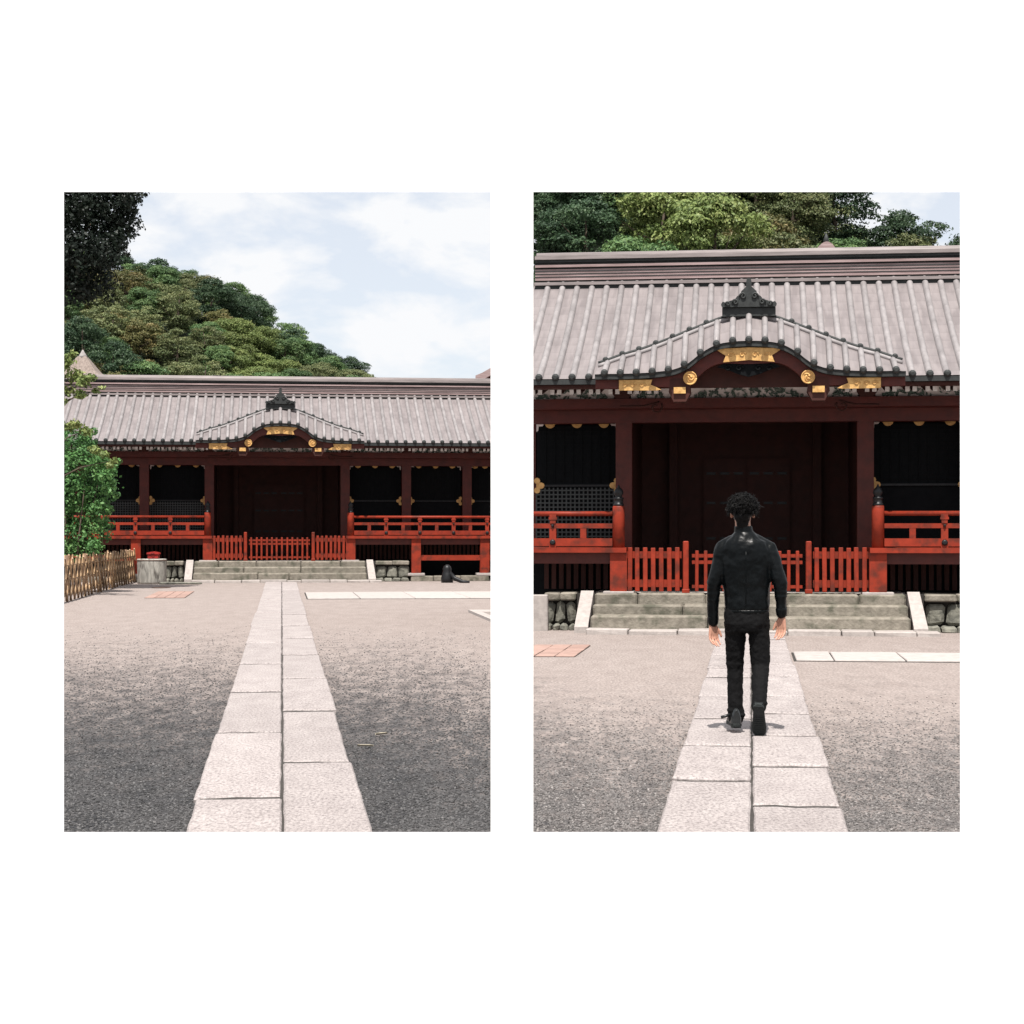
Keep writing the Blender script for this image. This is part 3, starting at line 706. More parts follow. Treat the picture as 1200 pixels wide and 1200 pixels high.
        # newel with black bulb finial
        zt = Z(593, 1.5)
        mb = MB(); mb.lathe([(0.09, fl + 0.001), (0.09, zt - 0.02), (0.082, zt)], nx, vy0 + 0.10, 16); nw = part('newel_post', mb, 'red', root)
        zc = Z(568, 1.5); hh = zc - zt
        mb = MB(); mb.lathe([(0.078, zt + 0.001), (0.078, zt + 0.10 * hh), (0.066, zt + 0.12 * hh), (0.066, zt + 0.3 * hh), (0.076, zt + 0.32 * hh), (0.076, zt + 0.38 * hh), (0.048, zt + 0.42 * hh), (0.048, zt + 0.47 * hh), (0.068, zt + 0.56 * hh), (0.070, zt + 0.66 * hh), (0.054, zt + 0.78 * hh), (0.026, zt + 0.86 * hh), (0.016, zt + 0.93 * hh), (0.004, zc)], nx, vy0 + 0.10, 14); part('bulb_finial', mb, 'iron_black', nw)
        yb = vy0 + 0.10
        u0, u1 = sorted((nx + sg * 0.09, xe))
        mb = MB(); mb.tube([(u0, yb, Z(602, 1.5)), (u1, yb, Z(602, 1.5))], 0.037, 10); part('top_rail', mb, 'red', root)
        mb = MB(); mb.box(u0, u1, yb - 0.03, yb + 0.03, Z(619, 1.5), Z(613.5, 1.5)); part('middle_rail', mb, 'red', root)
        mb = MB(); mb.box(u0, u1, yb - 0.045, yb + 0.045, Z(640, 1.5), Z(630.8, 1.5)); part('bottom_rail', mb, 'red', root)
        i = 0; bx = 2.79 if sg > 0 else -2.93
        while u0 + 0.05 < bx < u1 - 0.05:
            bp_ = MB(); bp_.box(bx - 0.05, bx + 0.05, yb - 0.05, yb + 0.05, fl + 0.001, Z(619.3, 1.5) ); bp_.box(bx - 0.042, bx + 0.042, yb - 0.042, yb + 0.042, Z(613.3, 1.5), Z(607, 1.5))
            bp_.box(bx - 0.06, bx + 0.06, yb - 0.05, yb + 0.05, Z(609, 1.5), Z(606, 1.5)); bp_.box(bx - 0.05, bx + 0.05, yb - 0.034, yb + 0.034, Z(606, 1.5), Z(602.5, 1.5))
            po = part('baluster', bp_, 'red', root)
            for (hz_, rr) in ((Z(616, 1.5), 0.022), (Z(635.5, 1.5), 0.045)):
                bo = MB(); bo.tube([(bx, yb - 0.085, hz_), (bx, yb - 0.07, hz_), (bx, yb - 0.03, hz_)], [rr * 0.5, rr, rr], 10); part('boss', bo, 'iron_black', po)
            hxm = bx - sg * 0.455
            if u0 + 0.1 < hxm < u1:
                st = MB(); st.box(hxm - 0.045, hxm + 0.045, yb - 0.028, yb + 0.028, Z(630.7, 1.5), Z(619.1, 1.5)); part('strut', st, 'red', root)
            bx += sg * 0.91
    # outer walls at the ends and the back, under the roof
    zt_ = ez + 0.1
    for xx in (x0 + 0.12, x1 - 0.2):
        mb = MB(); poly = [(3.1, 0.0), (yb_, 0.0), (yb_, ez + 0.05), (ry + 0.25, rz_ - 0.25), (3.1, ez + 0.05)]
        mb.add([(xx, y, z) for y, z in poly] + [(xx + 0.08, y, z) for y, z in poly], [(0, 1, 2, 3, 4), (9, 8, 7, 6, 5)] + [(k, 5 + k, 5 + (k + 1) % 5, (k + 1) % 5) for k in range(5)])
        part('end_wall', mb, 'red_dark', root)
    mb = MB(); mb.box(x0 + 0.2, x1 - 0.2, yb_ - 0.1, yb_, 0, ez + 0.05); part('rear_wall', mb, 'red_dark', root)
    return root, pf, fl

def scrolls(parent, spots, y, m):
    for (x, z, r_) in spots:
        mb = MB(); mb.tube([(x + r_ * (1 - u * 0.8) * math.cos(u * 7), y, z + r_ * 0.8 * (1 - u * 0.8) * math.sin(u * 7)) for u in np.linspace(0, 1, 12)], r_ * 0.2, 5)
        part('scroll', mb, m, parent)

hl, PF, FL = hall(CL)
tag(hl, 'long red shrine hall with grey ribbed roof behind the empty gravel court', 'building', 'shrine halls')
hr, _, _ = hall(CR)
tag(hr, 'red shrine hall with gilded gable that the person in black walks towards', 'building', 'shrine halls')

# ------------------------------------------------------------------ stone stairs and plinth
def stairs(c, label_s, label_p):
    rg = random.Random(5)
    e = bpy.data.objects.new('stone_stairs', None); COL.objects.link(e); e.location = c.o; e.rotation_euler = (0, 0, c.rz); e.scale = (c.k,) * 3
    tag(e, label_s, 'stairs', 'stone stairs of the halls')
    xa, xb = X(691, 0.4), X(1064, 0.4)
    zs = [0, Z(738.8, 0.02)]
    z0 = zs[1]; z1 = Z(722.5, 0.42); z2 = Z(709, 0.8); z3 = PF
    # irregular foot slabs
    x = X(686, 0); i = 0
    while x < X(1098, 0) - 0.1:
        w = min(rg.uniform(0.35, 0.75), X(1098, 0) - x); mb = MB()
        mb.cbox(x + 0.006, x + w - 0.006, -0.06 + rg.uniform(-0.05, 0.05), 0.42, -0.02, z0 + rg.uniform(-0.012, 0.01), 0.012, 0.006, rg); part('foot_slab', mb, 'pale_stone', e); x += w
    for (ya, yb, lo, hi, cuts) in ((0.42, 0.84, 0.0, z1, (0.37, 0.55)), (0.80, 1.22, 0.0, z2, (0.29, 0.62)), (1.18, 1.70, 0.0, z3, (0.14, 0.36, 0.62, 0.85))):
        xs = [xa] + [xa + (xb - xa) * t for t in cuts] + [xb]
        for a, b in zip(xs[:-1], xs[1:]):
            mb = MB(); mb.cbox(a + 0.004, b - 0.004, ya + rg.uniform(-0.008, 0.008), yb, lo - 0.02, hi + rg.uniform(-0.006, 0.003), 0.028, 0.005, rg); part('step', mb, 'step_stone', e)
    for sg, (pa, pb, pt) in ((-1, (673.5, 689, 687)), (1, (1082, 1098, 1068))):
        # sloping side slab : from the platform edge down to the foot
        if sg < 0: xt0, xt1, xb0, xb1 = X(680, 1.2), X(695, 1.2), X(673, 0.4), X(689, 0.4)
        else: xt0, xt1, xb0, xb1 = X(1060, 1.2), X(1074, 1.2), X(1067, 0.4), X(1083, 0.4)
        mb = MB(); th = 0.16
        zt = PF + 0.03; zb = z0 + 0.02
        top = [(xb0, 0.30, zb), (xb1, 0.30, zb), (xt1, 1.25, zt), (xt0, 1.25, zt)]
        bot = [(x_, y_, -0.02 if i_ < 2 else 0.0) for i_, (x_, y_, z_) in enumerate(top)]
        mb.add(top + bot, [(0, 1, 2, 3), (7, 6, 5, 4), (0, 4, 5, 1), (1, 5, 6, 2), (2, 6, 7, 3), (3, 7, 4, 0)]); part('side_slab', mb, 'pale_stone', e)
    # plinth
    p = bpy.data.objects.new('stone_plinth', None); COL.objects.link(p); p.location = c.o; p.rotation_euler = (0, 0, c.rz); p.scale = (c.k,) * 3
    tag(p, label_p, 'plinth', 'stone plinths of the halls')
    pl0, pl1 = -3.05, 3.41
    mb = MB(); mb.box(pl0 + 0.05, pl1 - 0.05, 1.36, 5.6, 0, PF - 0.012); part('core', mb, 'mortar', p)
    for (s0_, s1_) in ((pl0, X(676, 1.2) - 0.02), (X(1078, 1.2) + 0.02, pl1)):
        n = 2; xs = np.linspace(s0_, s1_, n + 1)
        for a, b in zip(xs[:-1], xs[1:]):
            mb = MB(); mb.cbox(a + 0.004, b - 0.004, 1.16, 1.8, PF - 0.115, PF, 0.02, 0.008, rg); part('cap_stone', mb, 'step_stone', p)
        n = 3; xs = np.linspace(s0_, s1_, n + 1)
        for zlo, zhi in ((0.10, PF - 0.13),):
            for a, b in zip(xs[:-1], xs[1:]):
                mb = MB(); mb.cbox(a + 0.015, b - 0.015, 1.19 + rg.uniform(0, 0.05), 1.5, zlo, zhi + rg.uniform(-0.02, 0), 0.045, 0.022, rg); part('block', mb, 'rough_stone', p)
        n = 4; xs = np.linspace(s0_, s1_, n + 1)
        for a, b in zip(xs[:-1], xs[1:]):
            mb = MB(); mb.cbox(a + 0.01, b - 0.01, 1.0 + rg.uniform(0, 0.08), 1.5, -0.02, 0.095, 0.03, 0.012, rg); part('footing_stone', mb, 'rough_stone', p)
    xs = np.linspace(X(695, 1.3), X(1060, 1.3), 6)
    for a, b in zip(xs[:-1], xs[1:]):
        mb = MB(); mb.cbox(a + 0.004, b - 0.004, 1.71, 2.4, PF - 0.10, PF - 0.003, 0.006); part('floor_slab', mb, 'pale_stone', p)
    return e
stairs(CL, 'three grey stone steps with sloping sides at the end of the empty path', 'rough stone plinth under the hall of the empty court')
stairs(CR, 'three grey stone steps with sloping sides ahead of the walking person', 'rough stone plinth under the hall ahead of the walking person')

# ------------------------------------------------------------------ red picket fences in front of the porch
def picket_fence(c, xa, xb, post_at, n, ztop, rails, label, w=0.066):
    e = bpy.data.objects.new('picket_fence', None); COL.objects.link(e); e.location = c.M @ Vector((0, 0, 0)); e.rotation_euler = (0, 0, c.rz); e.scale = (c.k,) * 3
    tag(e, label, 'fence', 'red picket fences before the porches')
    y = 1.27
    pk = MB(); pk.cbox(-w / 2, w / 2, y - 0.018, y + 0.018, PF + 0.025, ztop, 0.006); me = pk.mesh('picket', 'red')
    for i in range(n):
        x = xa + (xb - xa) * (i + 0.5) / n; link('picket', me, e, (x, 0, rnd.uniform(-0.006, 0.006)), (0, rnd.uniform(-0.008, 0.008), 0))
    for z0, z1 in rails:
        mb = MB(); mb.box(xa, xb, y + 0.02, y + 0.07, z0, z1); part('rail', mb, 'red', e)
    for px in post_at:
        mb = MB(); mb.cbox(px - 0.042, px + 0.042, y - 0.05, y + 0.05, PF - 0.002, Z(634, 1.62), 0.012); part('post', mb, 'red', e)
        mb = MB(); mb.cbox(px - 0.055, px + 0.055, y - 0.065, y + 0.065, PF - 0.003, PF + 0.06, 0.008); part('post_shoe', mb, 'red', e)
def fences(c, wl):
    a0, a1 = X(735, 1.62), X(800, 1.62); b0, b1 = X(951, 1.62), X(1014, 1.62)
    pa, pb = X(805, 1.62), X(946, 1.62); zt = Z(641.5, 1.62)
    rl = ((Z(654, 1.62), Z(646, 1.62)), (Z(687.5, 1.62), Z(679, 1.62)))
    picket_fence(c, a0, a1, (pa,), 7, zt, rl, 'red picket fence on the shuttered-lattice side of the porch, ' + wl)
    picket_fence(c, b0, b1, (pb,), 7, zt, rl, 'red picket fence on the porch side without pale lattice, ' + wl)
    rl2 = ((Z(653, 1.62), Z(649, 1.62)), (Z(660.5, 1.62), Z(656.5, 1.62)), (Z(688.5, 1.62), Z(685, 1.62)))
    picket_fence(c, pa + 0.09, pb - 0.09, (), 12, Z(645, 1.62), rl2, 'low red picket gate with double rail across the porch, ' + wl, 0.05)
fences(CL, 'empty court')
fences(CR, 'beyond the walking person')

# low stone edging under the veranda of the empty court
for (a, b) in ((3.45, 5.6), (-8.8, -3.1)):
    w = MB(); w.box(a, b, 1.38, 2.4, -0.02, 0.12)
    root = part('edging_bed', w, 'mortar', None, CL.o, (0, 0, CL.rz)); root.scale = (CL.k,) * 3
    tag(root, 'low stone edging under the veranda %s, empty court' % ('right of the stairs' if a > 0 else 'behind the stone basin'), 'edging', 'stone edgings under the veranda')
    root.name = 'stone_edging'
    x = a
    while x < b - 0.1:
        ww = min(rnd.uniform(0.5, 0.9), b - x); mb = MB(); mb.cbox(x + 0.006, x + ww - 0.006, 1.2, 1.95, -0.01, 0.145 + rnd.uniform(-0.01, 0.01), 0.02, 0.006, rnd); part('kerb_stone', mb, 'step_stone', root); x += ww

# ------------------------------------------------------------------ things in the empty court
def at(px, depth, z=0): return Vector(((px - 600) / F * depth, depth, z))
for nm, px, d_ in (('fallen_leaf', 447, 13.35), ('fallen_leaf', 428, 12.6)):
    mb = MB(); mb.grid([[(0.036 * u * (1 - v * v * 0.8), 0.11 * v, 0.018 + 0.02 * u * u) for u in (-1, -0.4, 0.3, 1)] for v in (-1, -0.5, 0, 0.5, 1)])
    o = part(nm, mb, 'dry_leaf', None, at(px, d_), (0, 0, 1.5 + 0.05 * (px - 430))); o.scale = (0.5, 0.5, 0.7); tag(o, 'small pale dry leaf lying on the dark gravel beside the path', 'leaf', 'dry leaves on the gravel')
mb = MB(); mb.cbox(-3.20, -2.965, 0.82, 0.98, -0.02, 0.535, 0.015, 0.004, rnd)
o = part('stone_post', mb, 'pale_stone', None, CR.o, (0, 0, CR.rz)); tag(o, 'short pale upright stone beside the plinth left of the stairs', 'stone')
# round stone basin with a red chest on it
e = bpy.data.objects.new('stone_basin', None); COL.objects.link(e); e.location = at(178, 53.2)
tag(e, 'round weathered stone basin beside the bamboo fence', 'basin')
mb = MB(); mb.lathe([(0.40, 0.0), (0.41, 0.05), (0.405, 0.35), (0.415, 0.60), (0.42, 0.68), (0.40, 0.705), (0.34, 0.70), (0.33, 0.5)], n=28); part('basin_body', mb, 'cistern_stone', e)
mb = MB(); mb.lathe([(0.335, 0.60), (0.336, 0.62)], n=24); part('lid', mb, 'iron_lid', e)
mb = MB(); mb.tube([(0.41 * math.cos(a), 0.41 * math.sin(a), 0.66) for a in np.linspace(0, 2 * math.pi, 29)], 0.02, 6); part('hoop', mb, 'iron_lid', e)
e2 = bpy.data.objects.new('red_chest', None); COL.objects.link(e2); e2.location = at(180, 53.2, 0.705)
tag(e2, 'small red box with lid standing on the stone basin', 'box')
mb = MB(); mb.cbox(-0.15, 0.15, -0.12, 0.12, 0.0, 0.13, 0.01); part('chest_body', mb, 'red_paint', e2)
mb = MB(); mb.prism([(-0.18, 0.131), (0.18, 0.131), (0.16, 0.18), (0.0, 0.205), (-0.16, 0.18)], -0.15, 0.15); part('lid', mb, 'red_paint', e2)
mb = MB(); mb.tube([(-0.05, -0.155, 0.15), (0, -0.175, 0.14), (0.05, -0.155, 0.15)], 0.008, 6); part('handle', mb, 'iron_black', e2)
mb = MB(); mb.cbox(-0.55, 0.55, -0.3, 0.3, -0.02, 0.05, 0.02, 0.01, rnd)
o = part('flat_stone', mb, 'rough_stone', None, at(212, 52.6)); tag(o, 'dark flat stone lying by the foot of the stairs, near the basin', 'stone')
o = MB().lathe([(0.0, 0.004), (0.23, 0.004), (0.235, 0.012), (0.22, 0.018), (0.0, 0.02)], n=24); o = part('drain_cover', o, 'iron_lid', None, at(189, 49.2)); o.scale = (1, 2.2, 1)
tag(o, 'dark round drain cover in the pale gravel near the basin', 'cover')
# black spout under the veranda right of the stairs
e = bpy.data.objects.new('drain_spout', None); COL.objects.link(e); e.location = at(524, 54.2); e.rotation_euler = (0, 0, CL.rz)
tag(e, 'black rounded drain spout with sloping chute under the veranda', 'spout')
mb = MB(); mb.lathe([(0.17, 0.0), (0.18, 0.12), (0.15, 0.26), (0.12, 0.34), (0.13, 0.40), (0.10, 0.48), (0.03, 0.53)], n=14); part('spout_body', mb, 'iron_black', e)
mb = MB(); mb.tube([(0.08, -0.08, 0.26), (0.22, -0.2, 0.12), (0.42, -0.35, 0.035), (0.6, -0.45, 0.03)], [0.07, 0.07, 0.055, 0.03], 8); part('chute', mb, 'iron_black', e)

# bamboo lattice fence
def bamboo_fence():
    A = Vector((-11.15, 56.0, 0)); B = Vector((-8.3, 30.0, 0))
    d = (B - A); Lg = d.length; ang = math.atan2(d.y, d.x)
    e = bpy.data.objects.new('bamboo_fence', None); COL.objects.link(e); e.location = A; e.rotation_euler = (0, 0, ang)
    tag(e, 'low crossed bamboo lattice fence along the shrub bed', 'fence')
    h = 0.92; lean = 1.05
    for sg in (1, -1):
        mb = MB(); mb.tube([(-sg * lean / 2, sg * 0.022, 0.0), (0, sg * 0.020, h * 0.5), (sg * lean / 2, sg * 0.022, h)], [0.024, 0.022, 0.019], 6)
        me = mb.mesh('bamboo_cane', 'bamboo')
        n = 40
        for i in range(n):
            link('bamboo_cane', me, e, (0.4 + (Lg - 0.6) * i / (n - 1) + rnd.uniform(-0.03, 0.03), 0, rnd.uniform(-0.01, 0.05)), (0, rnd.uniform(-0.05, 0.05), 0))
    for z in (0.13, 0.46, 0.76):
        mb = MB(); mb.tube([(0, 0.0, z), (Lg, 0.0, z)], 0.017, 6); part('rail_cane', mb, 'bamboo', e)
    for i in range(9):
        x = Lg * i / 8; mb = MB(); mb.tube([(x, -0.055, -0.02), (x, -0.055, h + 0.05)], 0.035, 8); part('post', mb, 'bamboo_post', e)
bamboo_fence()

# ------------------------------------------------------------------ foliage
def leaf_mesh(name, lobes, n, size, m, seed, up=0.25, aspect=0.55, shell=0.55, tone_bias=0.0, dome=0.0):
    """leaf-sized blades spread through uneven lobes; tone = chance difference from leaf to leaf and clump to clump"""
    g = np.random.default_rng(seed)
    C = np.array([l[:3] for l in lobes]); Rr = np.array([l[3:6] for l in lobes])
    wgt = (Rr[:, 0] * Rr[:, 2]); idx = g.choice(len(lobes), n, p=wgt / wgt.sum())
    d = g.normal(size=(n, 3)); d /= np.linalg.norm(d, axis=1)[:, None]
    top = g.random(n) < dome; d[top, 2] = np.abs(d[top, 2])
    rad = shell + (1 - shell) * g.random(n) ** 0.6 + np.where(g.random(n) < 0.06, g.random(n) * 0.35, 0)
    fr = 1 + 0.28 * np.sin(d[:, 0] * 7 + idx) * np.cos(d[:, 2] * 6 + idx * 2)
    P = C[idx] + d * Rr[idx] * (rad * fr)[:, None]
    nrm = d * 0.7 + g.normal(size=(n, 3)) * 0.55 + np.array([0, 0, up]); nrm /= np.linalg.norm(nrm, axis=1)[:, None]
    a = np.cross(nrm, g.normal(size=(n, 3))); a /= np.linalg.norm(a, axis=1)[:, None]; b = np.cross(nrm, a)
    s = size * g.uniform(0.6, 1.35, n)[:, None]
    V = np.stack([P - a * s, P + b * s * aspect + nrm * s * 0.15, P + a * s, P - b * s * aspect + nrm * s * 0.15], 1).reshape(-1, 3)
    me = bpy.data.meshes.new(name); me.vertices.add(4 * n); me.vertices.foreach_set('co', V.ravel())
    me.loops.add(4 * n); me.loops.foreach_set('vertex_index', np.arange(4 * n)); me.polygons.add(n)
    me.polygons.foreach_set('loop_start', np.arange(0, 4 * n, 4)); me.polygons.foreach_set('loop_total', np.full(n, 4))
    ct = g.random(len(lobes)); tone = np.clip(0.5 * ct[idx] + 0.6 * g.random(n) - 0.05 + tone_bias, 0, 1)
    at_ = me.attributes.new('tone', 'FLOAT', 'POINT'); at_.data.foreach_set('value', np.repeat(tone, 4))
    me.materials.append(MATS[m]); me.update(); return me

def make_lobes(seed, n, rx, rz, z0, lo=0.3, hi=0.5, flat=0.7):
    g = random.Random(seed); out = []
    for i in range(n):
        a = g.uniform(0, 6.283); q_ = math.sqrt(g.random()); t = g.uniform(-1, 1)
        rr = math.sqrt(max(0, 1 - t * t)) * (0.45 + 0.4 * q_)
        r_ = rx * g.uniform(lo, hi)
        out.append((rx * rr * math.cos(a), rx * rr * math.sin(a), z0 + rz * (t * 0.72), r_, r_, r_ * flat))
    return out

def trunk_mesh(name, h, r0, seed, limbs=5, top=None):
    g = random.Random(seed); mb = MB()
    pts = [(0, 0, -0.3), (g.uniform(-.1, .1), g.uniform(-.1, .1), h * 0.35), (g.uniform(-.25, .25), g.uniform(-.25, .25), h * 0.7), (g.uniform(-.3, .3), g.uniform(-.3, .3), h)]
    mb.tube(pts, [r0, r0 * 0.8, r0 * 0.5, r0 * 0.15], 8)
    for i in range(limbs):
        a = 6.283 * i / limbs + g.uniform(-.4, .4); z = h * g.uniform(0.35, 0.7); l = h * g.uniform(0.25, 0.42)
        p0 = Vector((0, 0, z)); p2 = p0 + Vector((math.cos(a) * l, math.sin(a) * l, l * g.uniform(0.4, 0.9)))
        mb.tube([p0, (p0 + p2) / 2 + Vector((0, 0, -0.1 * l)), p2], [r0 * 0.4, r0 * 0.25, r0 * 0.06], 6)
    return mb.mesh(name, 'bark')

# hills behind the halls
def hill(name, pts_fn, xs, ys):
    mb = MB(); rows = [[(x, y, pts_fn(x, y)) for x in xs] for y in ys]
    mb.grid(rows); o = part(name, mb, 'hill_soil'); tag(o, kind='structure'); return o
def sstep(a, b, x): t = min(1, max(0, (x - a) / (b - a))); return t * t * (3 - 2 * t)
# left: silhouette columns -> rows at 270 m
SILL = ([-200, 0, 75, 160, 200, 250, 300, 340, 380, 425, 470, 520], [290, 312, 322, 326, 330, 343, 372, 398, 418, 440, 470, 520])
def zl_hill(x, y):
    px = 600 + x / 270.0 * F
    row = float(np.interp(px, *SILL)) + 30
    top = H + (HOR - row) * 270.0 / F
    return max(-0.5, top * sstep(150, 272, y) if y < 272 else top)
hill('hill', zl_hill, np.linspace(-110, -8, 40), np.linspace(130, 330, 24))
SILR = ([560, 600, 612, 640, 700, 800, 900, 930, 960, 985, 1010, 1040, 1075, 1120, 1200, 1400], [624, 560, 300, 170, 150, 160, 195, 215, 240, 262, 270, 286, 304, 325, 360, 420])
def zr_hill(x, y):
    px = 600 + x / 150.0 * F
    row = float(np.interp(px, *SILR)) + 72
    top = H + (HOR - row) * 150.0 / F
    return max(-0.5, top * sstep(70, 152, y) if y < 152 else top)
hill('hill', zr_hill, np.linspace(0.6, 55, 44), np.linspace(66, 190, 24))

# tree kinds
KINDS = {}
def kind(key, m, seed, rx, rz, nl, n, size, flat=0.7):
    lob = make_lobes(seed, int(nl * 2.0), rx, rz, rz + 1.2, 0.15, 0.42, flat=0.52); n = int(n * 2.3); size *= 0.62
    KINDS[key] = (leaf_mesh('crown', lob, n, size, m, seed, shell=0.70, up=0.45, dome=0.7), trunk_mesh('trunk', rz * 1.7 + 0.6, 0.24, seed))
kind('mid0', 'leaf_mid', 1, 3.6, 3.2, 26, 6500, 0.20)
kind('mid1', 'leaf_mid', 2, 3.3, 3.8, 24, 6500, 0.19)
kind('bright0', 'leaf_bright', 3, 3.6, 3.0, 30, 7500, 0.19)
kind('bright1', 'leaf_bright', 4, 3.2, 3.3, 26, 7000, 0.18)
kind('dark0', 'leaf_dark', 5, 3.4, 4.0, 24, 6500, 0.20)
kind('rust0', 'leaf_rust', 6, 3.1, 3.0, 22, 5500, 0.18)
kind('olive0', 'leaf_olive', 8, 3.5, 3.2, 26, 6500, 0.19)
kind('olive1', 'leaf_olive', 9, 3.0, 3.6, 24, 6000, 0.18)
WORD = {'mid': 'mid green', 'bright': 'bright yellow-green', 'dark': 'dark green', 'rust': 'rust-tinged', 'olive': 'olive green'}
def tree(key, loc, s, rz, where, group):
    e = bpy.data.objects.new('hill_tree', None); COL.objects.link(e); e.location = loc; e.rotation_euler = (0, 0, rz); e.scale = (s, s, s * rnd.uniform(0.85, 1.15))
    k = key.rstrip('01')
    tag(e, '%s rounded tree on the wooded hill behind the %s' % (WORD[k], where), 'tree', '%s trees, %s' % (WORD[k], group))
    link('crown', KINDS[key][0], e); link('trunk', KINDS[key][1], e)

tg = random.Random(21)
def plant(zf, y0, y1, rowstep, spacing, depth_ref, pxr, s0, choose, where, group):
    y = y1
    while y > y0:
        sc = y / depth_ref
        x = (pxr[0] - 600) / F * y + tg.uniform(0, spacing)
        while x < (pxr[1] - 600) / F * y:
            xx = x + tg.uniform(-0.25, 0.25) * spacing; yy = y + tg.uniform(-0.4, 0.4) * rowstep
            z = zf(xx, yy)
            px = 600 + xx / yy * F; row = HOR - (z + 3 - H) / yy * F
            s = s0 * tg.uniform(0.8, 1.25)
            key, okk, s = choose(px, row, s, xx, yy)
            if okk: tree(key, (xx, yy, z - 1.0 * s), s, tg.uniform(0, 6.28), where, group)
            x += spacing * tg.uniform(0.8, 1.15)
        y -= rowstep
def choose_l(px, row, s, x, y):
    if row > 470: return 'dark0', False, s
    if px > 505: return 'dark0', False, s
    r_ = tg.random()
    if 250 < px < 335 and row > 380: return tg.choice(['bright0', 'bright1', 'bright0', 'mid1']), True, s
    if px > 330 and row > 415: return tg.choice(['dark0', 'mid0', 'olive0']), True, s * 0.8
    if 110 < px < 210 and 330 < row < 420 and r_ < 0.5: return tg.choice(['rust0', 'olive0', 'olive1']), True, s
    return (tg.choice(['mid0', 'mid1', 'dark0', 'dark0', 'olive0', 'olive1', 'rust0'])), True, s * (0.85 if px > 330 else 1)
plant(zl_hill, 188, 274, 7.4, 3.6, 270, (20, 470), 0.80, choose_l, 'hall of the empty court', 'left hill')
tg = random.Random(33)
def choose_r(px, row, s, x, y):
    if row > 360 or row < 120 or px > 1180: return 'dark0', False, s
    if x < 3.6 * s - 1.0: return 'dark0', False, s
    r_ = tg.random()
    if px < 690: return 'dark0', True, s * 1.05
    if 690 < px < 860: return tg.choice(['bright0', 'bright1', 'bright0', 'bright1', 'mid0']), True, s
    if 860 < px < 905: return tg.choice(['dark0', 'olive1', 'rust0']), True, s
    if 895 < px < 960 and r_ < 0.55: return tg.choice(['rust0', 'olive0', 'olive1']), True, s * 0.85
    return tg.choice(['mid0', 'mid1', 'olive0', 'dark0']), True, s * 0.8
plant(zr_hill, 92, 152, 7.5, 4.0, 150, (610, 1190), 0.86, choose_r, 'hall ahead of the walking person', 'right hill')

for yy in range(92, 152, 6):
    xx = tg.uniform(36, 52) / F * yy; tree('dark0', (xx, yy, zr_hill(xx + 1.5, yy) - 0.8), 0.58, tg.uniform(0, 6.28), 'hall ahead of the walking person', 'right hill')

# overhanging tree beside the empty court, shade put into its leaf colour
def big_tree():
    e = bpy.data.objects.new('overhanging_tree', None); COL.objects.link(e); e.location = at(28, 46.0)
    tag(e, 'tree whose shade-dark crown hangs over the empty court', 'tree')
    g = random.Random(3); s = 46.0 / F
    lob = []
    for (px, py, r_) in ((100, 240, 38), (130, 245, 30), (150, 238, 16), (145, 262, 20), (120, 280, 32), (95, 300, 34), (128, 303, 22), (108, 325, 26), (85, 335, 26), (140, 285, 16),
                         (60, 280, 50), (30, 250, 60), (90, 200, 50), (135, 205, 30), (20, 320, 40), (-20, 280, 60), (40, 190, 60), (148, 222, 18), (98, 343, 14)):
        lob.append(((px - 28) * s, g.uniform(-0.7, 0.7), H + (HOR - py) * s, r_ * s, r_ * s * 1.2, r_ * s))
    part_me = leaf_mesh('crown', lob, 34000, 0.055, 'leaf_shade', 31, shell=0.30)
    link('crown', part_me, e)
    mb = MB(); mb.tube([(-0.2, 0, -0.2), (-0.25, 0, 2.0), (-0.1, 0.1, 4.6), (0.2, 0, 7.4), (0.3, 0, 9.6)], [0.36, 0.3, 0.26, 0.18, 0.04], 10)
    for (px, py) in ((120, 250), (130, 285), (95, 320), (60, 240)):
        mb.tube([(0.0, 0.05, 5.0), (((px - 28) * 0.5) * s, 0, H + (HOR - py) * s * 0.88), ((px - 28) * s, 0, H + (HOR - py) * s)], [0.1, 0.06, 0.015], 6)
    part('trunk', mb, 'bark', e)
big_tree()

def bush():
    d = 45.0; s = d / F
    e = bpy.data.objects.new('shrub', None); COL.objects.link(e); e.location = at(85, d)
    tag(e, 'tall leafy green shrub behind the bamboo fence', 'shrub'); g = random.Random(8); lob = []
    for (px, py, r_) in ((80, 520, 20), (95, 522, 16), (92, 545, 24), (112, 548, 18), (125, 560, 12), (80, 575, 30), (108, 575, 24), (128, 575, 10), (90, 600, 28), (115, 600, 18), (80, 628, 28), (105, 625, 20), (82, 645, 18), (98, 642, 16), (112, 642, 12),
                         (50, 560, 40), (45, 610, 40), (100, 510, 9), (122, 542, 9), (118, 618, 12), (130, 552, 7), (136, 548, 5), (140, 541, 4), (104, 505, 6), (88, 503, 7), (134, 580, 5), (126, 596, 6), (122, 632, 6), (131, 566, 6), (96, 512, 8)):
        lob.append(((px - 85) * s, g.uniform(-0.3, 0.5), H + (HOR - py) * s, r_ * s, r_ * s, r_ * s * 0.9))
    link('crown', leaf_mesh('crown', lob, 16000, 0.044, 'leaf_bush', 41, shell=0.45, dome=0.45), e)
    mb = MB()
    for i in range(7):
        a = i * 0.9; mb.tube([(0.1 * math.cos(a), 0.1 * math.sin(a), -0.05), (0.3 * math.cos(a), 0.3 * math.sin(a), 1.2), (0.6 * math.cos(a), 0.5 * math.sin(a), 2.6)], [0.03, 0.025, 0.006], 6)
    part('trunk', mb, 'bark', e)
bush()
